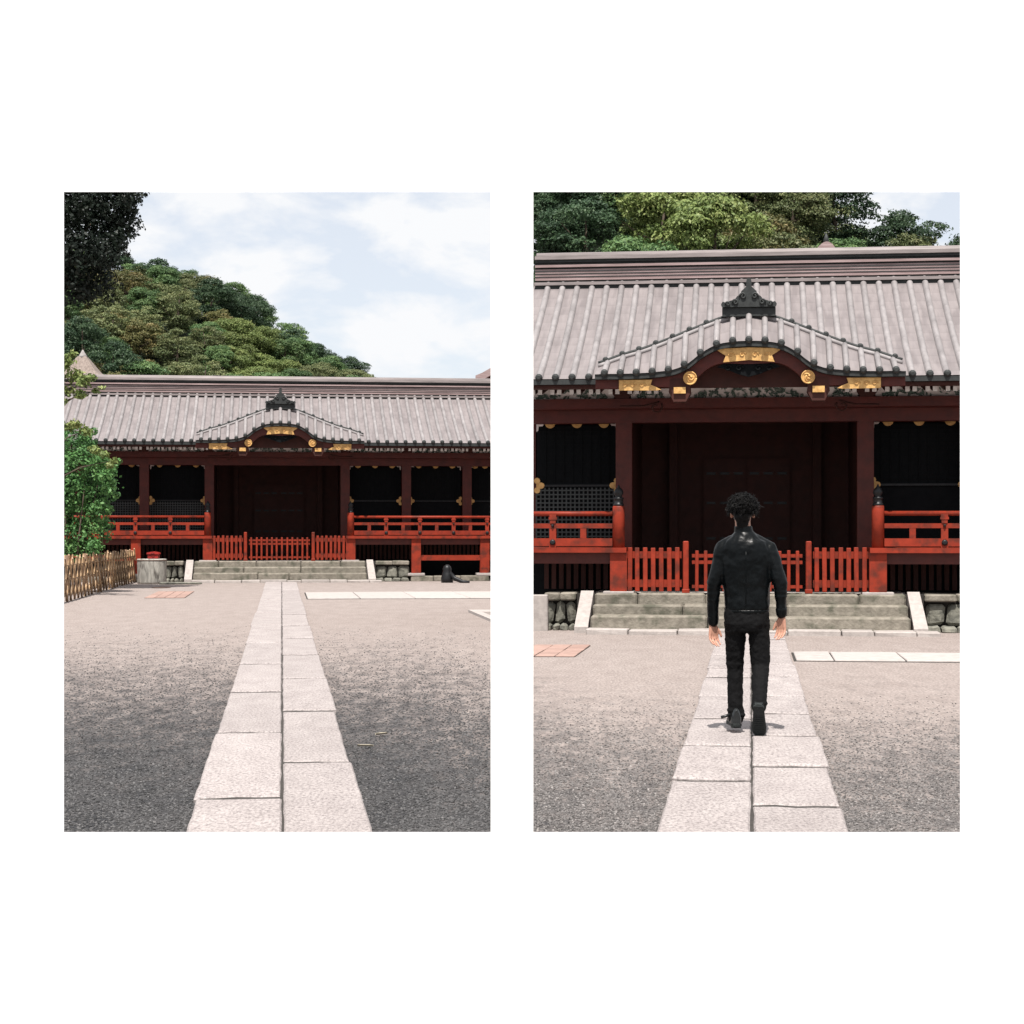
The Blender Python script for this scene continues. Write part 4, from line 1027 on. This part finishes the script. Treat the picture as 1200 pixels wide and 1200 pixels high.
def sapling():
    d = 42.0; s = d / F
    e = bpy.data.objects.new('young_tree', None); COL.objects.link(e); e.location = at(58, d)
    tag(e, 'slender young tree with yellow-green sprigs against the roof', 'tree'); g = random.Random(18); lob = []
    for (px, py, r_) in ((78, 425, 12), (88, 440, 12), (98, 448, 10), (108, 443, 7), (80, 458, 9), (95, 462, 8), (112, 458, 5), (85, 415, 6), (120, 455, 4), (70, 470, 10), (78, 500, 9), (90, 498, 9), (100, 505, 8), (60, 440, 16), (50, 470, 16), (120, 532, 7), (112, 528, 8), (135, 540, 5), (128, 545, 6)):
        lob.append(((px - 58) * s, g.uniform(-0.2, 0.2), H + (HOR - py) * s, r_ * s, r_ * s, r_ * s * 0.7))
    link('crown', leaf_mesh('crown', lob, 2600, 0.05, 'leaf_bright', 43, shell=0.2), e)
    mb = MB(); mb.tube([(0, 0, -0.1), (0.02, 0, 1.5), (0.1, 0, 3.2), (0.2, 0, 4.6), (0.3, 0, 5.3)], [0.05, 0.045, 0.035, 0.02, 0.006], 7)
    for (px, py) in ((105, 448), (118, 457), (95, 462), (85, 420), (100, 505), (130, 540)):
        zz = H + (HOR - py) * s; mb.tube([(0.1, 0, zz - 0.45), ((px - 58) * s * 0.5, 0, zz - 0.15), ((px - 58) * s, 0, zz)], [0.02, 0.014, 0.004], 5)
    part('trunk', mb, 'bark', e)
sapling()

# roofs of further buildings showing over the ridge
def far_building(name, cx, depth, w, eave_z, top_z, label, wallm='red_dark', m='thatch', turn=0.0, length=8):
    e = bpy.data.objects.new(name, None); COL.objects.link(e); e.location = at(cx, depth); e.rotation_euler = (0, 0, turn); tag(e, label, 'building')
    mb = MB(); mb.box(-w * 0.42, w * 0.42, 0.5, length - 0.5, 0, eave_z + 0.1); part('wall', mb, wallm, e)
    mb = MB(); n = 8; rows = []
    for t in np.linspace(-1, 1, 2 * n + 1): rows.append((t * w / 2, eave_z + (top_z - eave_z) * (1 - abs(t)) ** 1.25))
    mb.grid([[(x, 0, z) for x, z in rows], [(x, length, z) for x, z in rows]], smooth=False); mb.grid([[(x, 0.01, z - 0.3) for x, z in rows][::-1], [(x, length, z - 0.3) for x, z in rows][::-1]], smooth=False)
    poly = rows + [(x, z - 0.3) for x, z in reversed(rows)]
    mb.add([(x, 0, z) for x, z in poly], [list(range(len(poly)))][::-1]); roof = part('roof', mb, m, e)
    mb = MB(); mb.box(-0.16, 0.16, -0.1, length, top_z - 0.05, top_z + 0.18); part('ridge', mb, 'roof_dark', roof)
    mb = MB(); mb.add([(-w * 0.45, 0.3, eave_z), (w * 0.45, 0.3, eave_z), (0, 0.3, top_z - 0.3)], [(0, 1, 2)]); part('gable_wall', mb, m, e)
    return e
def row_z(row, depth): return H + (HOR - row) * depth / F
e = bpy.data.objects.new('far_hall', None); COL.objects.link(e); e.location = at(97, 68.0); tag(e, 'pale hipped roof peak showing above the ridge beside the young tree', 'building')
mb = MB(); mb.box(-1.6, 1.6, -1.6, 1.6, 0, row_z(480, 68)); part('wall', mb, 'red_dark', e)
mb = MB(); rr = [(2.1, row_z(478, 68)), (1.25, row_z(452, 68)), (0.62, row_z(436, 68)), (0.17, row_z(418, 68))]
mb.lathe([(r_ * 1.3, z_) for r_, z_ in rr], n=4); rf_ = part('roof', mb, 'thatch', e, (0, 0, 0), (0, 0, R(45)))
for k_ in range(len(rf_.data.polygons)): rf_.data.polygons[k_].use_smooth = False
mb = MB(); mb.lathe([(0.2, row_z(419, 68)), (0.13, row_z(416, 68)), (0.07, row_z(413, 68)), (0.02, row_z(410, 68))], n=8); part('finial', mb, 'lichen_stone', rf_)
far_building('far_hall', 618, 76.0, 4.2, row_z(440, 76), row_z(398, 76), 'dark roof corner rising above the far end of the empty court roof', m='ridge_copper')
# ridge end ornament of a hall behind the second roof
e = bpy.data.objects.new('rear_hall', None); COL.objects.link(e); e.location = at(969, 46.0); tag(e, 'hall behind, only its arched ridge end showing over the roof', 'building')
zz = row_z(293, 46)
mb = MB(); mb.box(-2.4, 2.4, 0.6, 9, 0, zz - 1.3); part('wall', mb, 'red_dark', e)
mb = MB(); mb.grid([[(x, y, zz - 0.15 - abs(x) * 0.42) for x in np.linspace(-3, 3, 7)] for y in (0.2, 9.5)], smooth=False); rf_ = part('roof', mb, 'ridge_copper', e)
mb = MB(); mb.prism([(0.25 * math.cos(a) * 1.0, zz - 0.15 + 0.36 * math.sin(a)) for a in np.linspace(0, math.pi, 13)] + [(-0.27, zz - 0.5), (0.27, zz - 0.5)], 0.0, 0.4); part('ridge_end', mb, 'ridge_copper', rf_)
mb = MB(); mb.lathe([(0.03, zz + 0.15), (0.07, zz + 0.24), (0.05, zz + 0.32), (0.02, zz + 0.42)], 0, 0.1, 8); part('knob', mb, 'roof_dark', rf_)

# ------------------------------------------------------------------ the walking person
def capsule(bm, a, b, ra, rb, n=12):
    mb = MB(); a = Vector(a); b = Vector(b); d = (b - a); Ln = max(d.length, 1e-4); t = d / Ln
    pts = []; rad = []
    for k in range(5): an = math.pi / 2 * (k + 0.35) / 5; pts.append(a - t * ra * math.cos(an)); rad.append(ra * math.sin(an))
    pts.append(a); rad.append(ra); pts.append((a + b) / 2); rad.append((ra + rb) / 2); pts.append(b); rad.append(rb)
    for k in range(4, -1, -1): an = math.pi / 2 * (k + 0.35) / 5; pts.append(b + t * rb * math.cos(an)); rad.append(rb * math.sin(an))
    bm.tube(pts, rad, n)
def ellipsoid(bm, c, r, n=14, rot=None):
    vs = []; m = 9
    for i in range(1, m):
        th = math.pi * i / m
        for k in range(n):
            ph = 2 * math.pi * k / n; v = Vector((r[0] * math.sin(th) * math.cos(ph), r[1] * math.sin(th) * math.sin(ph), -r[2] * math.cos(th)))
            if rot: v = rot @ v
            vs.append(Vector(c) + v)
    fs = [(i * n + k, i * n + (k + 1) % n, (i + 1) * n + (k + 1) % n, (i + 1) * n + k) for i in range(m - 2) for k in range(n)]
    fs.append(list(range(n))[::-1]); fs.append([(m - 2) * n + k for k in range(n)])
    bm.add(vs, fs)
def loft(bm, secs, n=20, p=2.3):
    """rounded sections (cx, cy, z, rx, ry) stacked upwards"""
    vs = []
    for (cx, cy, z, rx, ry) in secs:
        for k in range(n):
            a = 2 * math.pi * k / n; c, s = math.cos(a), math.sin(a)
            vs.append((cx + rx * math.copysign(abs(c) ** (2 / p), c), cy + ry * math.copysign(abs(s) ** (2 / p), s), z))
    m = len(secs)
    fs = [(i * n + k, i * n + (k + 1) % n, (i + 1) * n + (k + 1) % n, (i + 1) * n + k) for i in range(m - 1) for k in range(n)]
    fs.append(list(range(n))[::-1]); fs.append([(m - 1) * n + k for k in range(n)])
    bm.add(vs, fs)
def melt(bm, name, m, parent, voxel=0.008, smooth=3, folds=()):
    """fuse overlapping volumes into one continuous skin"""
    o = part(name, bm, m)
    md = o.modifiers.new('r', 'REMESH'); md.mode = 'VOXEL'; md.voxel_size = voxel; md.use_smooth_shade = True
    sm_ = o.modifiers.new('s', 'SMOOTH'); sm_.iterations = smooth; sm_.factor = 0.5
    for (sc, st) in folds:
        tx = bpy.data.textures.new('folds', 'CLOUDS'); tx.noise_scale = sc; tx.noise_depth = 2
        dm = o.modifiers.new('f', 'DISPLACE'); dm.texture = tx; dm.strength = st; dm.mid_level = 0.5; dm.texture_coords = 'LOCAL'
    dg = bpy.context.evaluated_depsgraph_get(); me = bpy.data.meshes.new_from_object(o.evaluated_get(dg))
    o.modifiers.clear(); o.data = me
    me.polygons.foreach_set('use_smooth', [True] * len(me.polygons))
    o.parent = parent; return o

def person():
    bm = MB()
    # head and neck (facing away, +y)
    hx = -0.03
    ellipsoid(bm, (hx, 0.015, 1.635), (0.076, 0.094, 0.098)); ellipsoid(bm, (hx, 0.045, 1.565), (0.060, 0.066, 0.075))
    capsule(bm, (hx + 0.008, -0.012, 1.40), (hx, 0.0, 1.56), 0.060, 0.056)
    capsule(bm, (hx, 0.118, 1.60), (hx, 0.128, 1.57), 0.012, 0.015)                         # nose
    ellipsoid(bm, (hx, 0.106, 1.533), (0.024, 0.010, 0.009)); ellipsoid(bm, (hx, 0.095, 1.505), (0.025, 0.018, 0.016))
    for sg in (-1, 1):
        ellipsoid(bm, (hx + sg * 0.080, 0.012, 1.60), (0.011, 0.022, 0.032)); ellipsoid(bm, (hx + sg * 0.03, 0.098, 1.617), (0.014, 0.012, 0.008))
        ellipsoid(bm, (hx + sg * 0.04, 0.085, 1.575), (0.022, 0.018, 0.02))
    # trunk and limbs under the clothes
    loft(bm, [(0, 0, 0.82, 0.13, 0.09), (0, 0, 0.95, 0.125, 0.085), (-0.003, 0, 1.1, 0.135, 0.09), (-0.005, 0, 1.27, 0.15, 0.10), (-0.01, -0.005, 1.38, 0.13, 0.08), (-0.015, -0.005, 1.45, 0.07, 0.06)])
    LS, LE, LW = (-0.178, -0.005, 1.365), (-0.236, -0.02, 1.09), (-0.246, 0.03, 0.800)
    RS, RE, RW = (0.165, -0.005, 1.36), (0.243, -0.05, 1.09), (0.252, -0.04, 0.870)
    LH, LK, LA = (-0.082, 0.0, 0.84), (-0.085, 0.05, 0.475), (-0.082, 0.03, 0.12)
    RH, RK, RA = (0.086, 0.0, 0.84), (0.100, -0.005, 0.485), (0.090, -0.25, 0.205)
    for a, b, c_ in ((LS, LE, LW), (RS, RE, RW)): capsule(bm, Vector(a) + Vector((0, 0, -0.06)), b, 0.034, 0.032); capsule(bm, b, c_, 0.034, 0.026)
    for a, b, c_ in ((LH, LK, LA), (RH, RK, RA)): capsule(bm, a, b, 0.068, 0.046); capsule(bm, b, c_, 0.045, 0.034)
    # hands
    def hand(w, dirn, side, curl):
        w = Vector(w); d = Vector(dirn).normalized(); fwd = Vector((-side * 0.82, 0.57, 0)); fwd = (fwd - d * fwd.dot(d)).normalized(); outw = Vector((side * 0.57, 0.82, 0)); outw = (outw - d * outw.dot(d)).normalized()
        # palm faces the thigh, knuckles outward; fingers side by side along fwd
        p1 = w + d * 0.088
        for k in range(4):
            off = (k - 1.5) * 0.019; capsule(bm, w + fwd * off * 0.6 + d * 0.012, p1 + fwd * off, 0.015, 0.0125, 8)
        for k, ln in enumerate((0.066, 0.080, 0.085, 0.074)):            # little finger first (towards the camera)
            off = (k - 1.5) * 0.021; b0 = p1 + fwd * off; cv = curl * (1.0 + 0.25 * (3 - k))
            pa = b0 + d * ln * 0.45 - outw * ln * 0.10 * cv + fwd * (k - 1.5) * 0.003
            pb = pa + d * ln * 0.32 - outw * ln * 0.22 * cv
            pc = pb + d * ln * 0.20 - outw * ln * 0.25 * cv
            capsule(bm, b0, pa, 0.0098, 0.0088, 8); capsule(bm, pa, pb, 0.0088, 0.0080, 8); capsule(bm, pb, pc, 0.0080, 0.0066, 8)
        t0 = w + d * 0.030 + fwd * 0.022; t1 = t0 + d * 0.038 + fwd * 0.026 - outw * 0.012; t2 = t1 + d * 0.034 + fwd * 0.008 - outw * 0.010
        capsule(bm, t0, t1, 0.014, 0.0115, 8); capsule(bm, t1, t2, 0.0112, 0.0085, 8)
    hand(LW, (0.02, 0.06, -1), -1, 0.9)
    hand((0.254, -0.035, 0.855), (-0.02, 0.06, -1), 1, 0.8)
    # feet inside the shoes
    capsule(bm, (LA[0], LA[1] - 0.01, 0.06), (LA[0] - 0.01, LA[1] + 0.14, 0.035), 0.034, 0.024)
    body = melt(bm, 'person', 'skin', None, 0.0055, 2)
    tag(body, 'person in black leather jacket and black trousers walking away along the path', 'person')
    # trousers
    t = MB()
    loft(t, [(0, -0.005, 0.74, 0.145, 0.108), (0, -0.01, 0.80, 0.165, 0.122), (0, -0.006, 0.88, 0.165, 0.115), (0, 0, 0.95, 0.158, 0.105)])
    capsule(t, (LH[0], -0.01, 0.79), LK, 0.083, 0.062); capsule(t, LK, (LA[0], LA[1], 0.19), 0.061, 0.056); capsule(t, (LA[0], LA[1], 0.22), (LA[0] + 0.004, LA[1], 0.105), 0.057, 0.060)
    capsule(t, (RH[0], -0.01, 0.79), RK, 0.083, 0.069); capsule(t, RK, (RA[0], RA[1] + 0.02, 0.245), 0.067, 0.053); capsule(t, (RA[0], RA[1] + 0.04, 0.27), (RA[0] - 0.003, RA[1], 0.215), 0.054, 0.054)
    for (c_, r_) in (((LA[0] - 0.01, LA[1], 0.16), 0.060), ((LA[0] + 0.012, LA[1] - 0.01, 0.125), 0.060), ((LK[0], LK[1] - 0.01, 0.50), 0.066), ((RK[0], RK[1] - 0.03, 0.475), 0.066), ((RA[0] + 0.006, RA[1] + 0.01, 0.235), 0.058)): ellipsoid(t, c_, (r_, r_, 0.022))
    melt(t, 'trousers', 'denim_black', body, 0.008, 3, ((0.05, 0.016), (0.018, 0.007)))
    for sg, bx in ((-1, -0.085), (1, 0.085)):
        pk = MB(); pk.box(bx - 0.055, bx + 0.055, -0.138, -0.128, 0.76, 0.89); 
    # jacket
    j = MB()
    loft(j, [(0.002, -0.004, 0.895, 0.162, 0.118), (0.002, -0.004, 0.94, 0.168, 0.122), (0.0, -0.002, 1.0, 0.168, 0.118), (-0.002, 0, 1.12, 0.178, 0.122), (-0.005, 0, 1.25, 0.188, 0.130), (-0.006, -0.002, 1.34, 0.185, 0.122),
             (-0.010, -0.006, 1.40, 0.155, 0.105), (-0.016, -0.008, 1.445, 0.095, 0.082), (-0.020, -0.006, 1.475, 0.066, 0.066)])
    for a, b, c_ in ((LS, LE, LW), (RS, RE, RW)):
        a = Vector(a); b = Vector(b); c_ = Vector(c_)
        capsule(j, Vector((-0.012 + (0.055 if a.x > 0 else -0.055), -0.006, 1.418)), a + Vector((0, 0, -0.012)), 0.046, 0.056)
        capsule(j, a + Vector((0, 0, -0.025)), b, 0.062, 0.052); capsule(j, b, c_ + (b - c_) * 0.06, 0.051, 0.040)
        for u in (0.12, 0.26, 0.42): ellipsoid(j, b + (c_ - b) * u, (0.054 - 0.008 * u, 0.054 - 0.008 * u, 0.016))
        ellipsoid(j, b + (a - b) * 0.15, (0.057, 0.055, 0.018))
    jk = melt(j, 'jacket', 'leather', body, 0.0075, 5, ((0.11, 0.020), (0.04, 0.004)))
    cl = MB(); loft(cl, [(-0.018, -0.006, 1.445, 0.078, 0.076), (-0.022, -0.006, 1.475, 0.070, 0.070), (-0.025, -0.004, 1.512, 0.066, 0.068)]); melt(cl, 'collar', 'leather', jk, 0.006, 2, ((0.03, 0.006),))
    hb = MB(); loft(hb, [(0.002, -0.004, 0.872, 0.160, 0.118), (0.002, -0.004, 0.902, 0.166, 0.122)]); melt(hb, 'hem_band', 'leather', jk, 0.008, 1, ((0.03, 0.006),))
    for sd, w, e_ in ((-1, LW, LE), (1, RW, RE)):
        w = Vector(w); e_ = Vector(e_); cf = MB(); capsule(cf, w + (e_ - w) * 0.03, w + (e_ - w) * 0.13, 0.041, 0.043); melt(cf, 'cuff', 'leather', jk, 0.006, 1)
    sm_ = MB(); sm_.tube([(-0.005, -0.138 + 0.006 * abs(z - 1.2), z) for z in np.linspace(0.95, 1.33, 8)], 0.004, 5); part('back_seam', sm_, 'leather', jk)
    # hair : a cap under many curls
    hc = (hx + 0.003, -0.004, 1.652)
    h = MB(); ellipsoid(h, hc, (0.094, 0.105, 0.090)); ellipsoid(h, (hx, -0.055, 1.585), (0.064, 0.048, 0.066)); ellipsoid(h, (hx, -0.05, 1.54), (0.048, 0.036, 0.05))
    hr_ = melt(h, 'hair', 'hair', body, 0.008, 2, ((0.03, 0.022),))
    g = random.Random(4); cu = MB()
    for i in range(2000):
        d = Vector((g.gauss(0, 1), g.gauss(0, 1), g.gauss(0, 1))).normalized()
        if d.z < -0.45: continue
        if d.y > 0.35 and d.z < 0.25: continue
        p = Vector(hc) + Vector((d.x * 0.094, d.y * 0.105, d.z * 0.090)) * 0.93
        u = d.cross(Vector((g.gauss(0, 1), g.gauss(0, 1), g.gauss(0, 1)))).normalized(); w = d.cross(u)
        rr = g.uniform(0.009, 0.019); ln = g.uniform(0.010, 0.036) * (1.0 + 0.3 * d.z); tn = g.uniform(4.5, 9.0); ph = g.uniform(0, 6.28); bend = Vector((g.gauss(0, 0.008), g.gauss(0, 0.008), -0.010))
        pts = [p + d * ln * s_ + bend * s_ * s_ * 1.6 + (u * math.cos(ph + tn * s_) + w * math.sin(ph + tn * s_)) * rr * (0.4 + 0.6 * s_) for s_ in np.linspace(0, 1, 8)]
        cu.tube(pts, list(np.linspace(0.0036, 0.0016, 8)), 3, cap=False)
    part('curls', cu, 'hair', hr_)
    # shoes
    def shoe(M, name='shoe'):
        s = MB(); secs = [(-0.085, 0.028, 0.10), (-0.07, 0.037, 0.115), (-0.03, 0.040, 0.12), (0.02, 0.041, 0.105), (0.08, 0.046, 0.075), (0.13, 0.047, 0.060), (0.17, 0.038, 0.050), (0.192, 0.02, 0.038)]
        rows = []
        for (y, w, hh) in secs:
            rows.append([(w * math.cos(a) * (1.0 if math.sin(a) < 0.5 else 0.92), y, 0.018 + hh * max(0.0, math.sin(a)) ** 0.8) for a in np.linspace(0, math.pi, 11)])
        s.grid(rows); s.add(rows[0], [list(range(11))[::-1]]); s.add(rows[-1], [list(range(11))])
        o = part(name, s, 'shoe_black', body); o.matrix_local = M
        so = MB(); ol = [(-0.09, 0.0), (-0.086, 0.024), (-0.06, 0.039), (0, 0.040), (0.05, 0.044), (0.11, 0.051), (0.155, 0.046), (0.185, 0.027), (0.20, 0.0)]
        ring = [(w, y) for y, w in ol] + [(-w, y) for y, w in reversed(ol[1:-1])]
        N = len(ring); vs = [(x, y, 0) for x, y in ring] + [(x * 1.03, y * 1.015, 0.012) for x, y in ring] + [(x, y, 0.024) for x, y in ring]
        so.add(vs, [list(range(N))] + [list(range(2 * N, 3 * N))[::-1]] + [(r_ * N + i, r_ * N + (i + 1) % N, (r_ + 1) * N + (i + 1) % N, (r_ + 1) * N + i) for r_ in (0, 1) for i in range(N)]); part('sole', so, 'sole_black', o)
        hl_ = MB(); hl_.box(-0.034, 0.034, -0.082, -0.01, -0.012, 0.001); part('heel', hl_, 'sole_black', o)
        tr = MB()
        for k in range(9): yy = 0.02 + 0.018 * k; tr.box(-0.034, 0.034, yy, yy + 0.007, -0.004, 0.0005)
        part('tread', tr, 'sole_black', o)
        return o
    shoe(Matrix.Translation((LA[0] - 0.002, LA[1] + 0.0, 0.047)) @ Matrix.Rotation(R(8), 4, 'Z'))
    # trailing foot on its toe, sole turned to the rear
    shoe(Matrix.Translation((RA[0] - 0.004, RA[1] - 0.03, 0.155)) @ Matrix.Rotation(R(-4), 4, 'Z') @ Matrix.Rotation(R(-62), 4, 'X'))
    st = MB(); st.tube([(LA[0] - 0.03, LA[1] - 0.03, 0.135), (LA[0] - 0.075, LA[1] - 0.05, 0.118), (LA[0] - 0.105, LA[1] - 0.05, 0.110)], [0.010, 0.012, 0.011], 6); part('boot_strap', st, 'shoe_black', body)
    body.scale = (0.965,) * 3; body.location = at(875, 13.28) + Vector((0, 0, 0.036)); body.rotation_euler = (0, 0, CR.rz)
    return body
person()


# ------------------------------------------------------------------ loose stones of the courts
def pebbles(name, region, n, size, m, seed):
    g = np.random.default_rng(seed); P = []
    y0, y1, p0, p1 = region
    u = g.random(n); y = 1.0 / (1.0 / y0 + u * (1.0 / y1 - 1.0 / y0))          # as many per picture row near as far
    px = g.uniform(p0, p1, n); x = (px - 600) / F * y
    kp = g.random(n) < np.clip((y1 - y) / (0.75 * (y1 - y0)), 0, 1) ** 1.3; x, y = x[kp], y[kp]
    for c, xl, xr in ((CL, -0.455, 0.425), (CR, -0.442, 0.46)):
        lx = (x - c.o.x) * math.cos(c.rz) + (y - c.o.y) * math.sin(c.rz)
        keep = ~((lx > xl) & (lx < xr)); x, y = x[keep], y[keep]
    me = bpy.data.meshes.new(name); co = np.stack([x, y, np.full(len(x), 0.001)], 1)
    me.vertices.add(len(x)); me.vertices.foreach_set('co', co.ravel()); me.update()
    o = bpy.data.objects.new(name, me); COL.objects.link(o); tag(o, kind='stuff')
    return o, len(x)
def pebble_nodes(o, size, m, seed):
    bm = bmesh.new(); bmesh.ops.create_icosphere(bm, subdivisions=1, radius=1.0)
    rg = random.Random(seed)
    for v in bm.verts: v.co *= rg.uniform(0.8, 1.15); v.co.z *= 0.7
    ng = bpy.data.node_groups.new('scatter_' + o.name, 'GeometryNodeTree')
    ng.interface.new_socket('Geometry', in_out='INPUT', socket_type='NodeSocketGeometry'); ng.interface.new_socket('Geometry', in_out='OUTPUT', socket_type='NodeSocketGeometry')
    gi = ng.nodes.new('NodeGroupInput'); go = ng.nodes.new('NodeGroupOutput')
    ico = ng.nodes.new('GeometryNodeMeshIcoSphere'); ico.inputs['Subdivisions'].default_value = 1; ico.inputs['Radius'].default_value = size
    sm = ng.nodes.new('GeometryNodeSetMaterial'); sm.inputs['Material'].default_value = MATS[m]
    ip = ng.nodes.new('GeometryNodeInstanceOnPoints')
    rv = ng.nodes.new('FunctionNodeRandomValue'); rv.data_type = 'FLOAT_VECTOR'; rv.inputs[0].default_value = (0.5, 0.5, 0.3); rv.inputs[1].default_value = (1.5, 1.5, 0.9)
    rr = ng.nodes.new('FunctionNodeRandomValue'); rr.data_type = 'FLOAT_VECTOR'; rr.inputs[1].default_value = (0.5, 0.5, 6.28)
    lk = ng.links.new
    lk(gi.outputs[0], ip.inputs['Points']); lk(ico.outputs[0], sm.inputs['Geometry']); lk(sm.outputs[0], ip.inputs['Instance'])
    lk(rv.outputs[0], ip.inputs['Scale']); lk(rr.outputs[0], ip.inputs['Rotation']); lk(ip.outputs[0], go.inputs[0])
    md = o.modifiers.new('scatter', 'NODES'); md.node_group = ng; bm.free()
mat('pebble', (0.095, 0.092, 0.092), (0.032, 0.033, 0.035), 3, 0.85, rand=0.6)
mat('pebble_pale', (0.20, 0.185, 0.178), (0.06, 0.058, 0.058), 3, 0.85, rand=0.6)
o, _ = pebbles('loose_gravel', (8.2, 30.0, 40, 610), 60000, 0.007, 'pebble', 4); pebble_nodes(o, 0.0075, 'pebble', 1)
tag(o, 'loose dark grit scattered over the empty court', 'gravel')
o, _ = pebbles('loose_gravel', (8.2, 17.0, 590, 1160), 50000, 0.007, 'pebble', 5); pebble_nodes(o, 0.0065, 'pebble_pale', 2)
tag(o, 'loose dark grit scattered behind the walking person', 'gravel')

# ------------------------------------------------------------------ white wall added to stand in for the blank margin round both views
def margin_wall():
    yw = 5.4; t = 0.05
    def wx(px, y=yw): return (px - 600) / F * y
    def wz(py, y=yw): return H + (HOR - py) / F * y
    xs = [-2.6, wx(75), wx(575), wx(625), wx(1125), 2.6]; zs = [0.0, wz(975), wz(225), 3.4]
    mb = MB()
    sp = 0.04                                              # splayed reveals, wider on the court side
    def ring(px0, px1):
        a0, a1, b0, b1 = wx(px0), wx(px1), wz(975), wz(225); u = min(sp, 0.02)
        f = [(a0, yw, b0), (a1, yw, b0), (a1, yw, b1), (a0, yw, b1)]
        g = [(a0 - u, yw + t, b0 - u), (a1 + u, yw + t, b0 - u), (a1 + u, yw + t, b1 + u), (a0 - u, yw + t, b1 + u)]
        mb.add(f + g, [(0, 4, 5, 1), (1, 5, 6, 2), (2, 6, 7, 3), (3, 7, 4, 0)][::1])
        return g
    g1 = ring(75, 575); g2 = ring(625, 1125)
    def sheet(xs_, zs_, y, flip):
        for i in range(5):
            for j in range(3):
                if j == 1 and i in (1, 3): continue
                q_ = [(xs_[i], y, zs_[j]), (xs_[i + 1], y, zs_[j]), (xs_[i + 1], y, zs_[j + 1]), (xs_[i], y, zs_[j + 1])]
                mb.add(q_[::-1] if flip else q_, [(0, 1, 2, 3)])
    sheet(xs, zs, yw, False)
    xb = [-2.6, g1[0][0], g1[1][0], g2[0][0], g2[1][0], 2.6]; zb = [0.0, g1[0][2], g1[2][2], 3.4]
    sheet(xb, zb, yw + t, True)
    for (a, b) in (((-2.6, yw), (-2.6, yw + t)), ((2.6, yw + t), (2.6, yw))): mb.add([(a[0], a[1], 0), (a[0], a[1], 3.4), (b[0], b[1], 3.4), (b[0], b[1], 0)], [(0, 1, 2, 3)])
    mb.add([(-2.6, yw, 3.4), (2.6, yw, 3.4), (2.6, yw + t, 3.4), (-2.6, yw + t, 3.4)], [(0, 1, 2, 3)])
    o = part('wall', mb, 'plaster'); tag(o, 'added white wall standing in for a blank margin, two tall openings onto the courts', 'wall')
margin_wall()
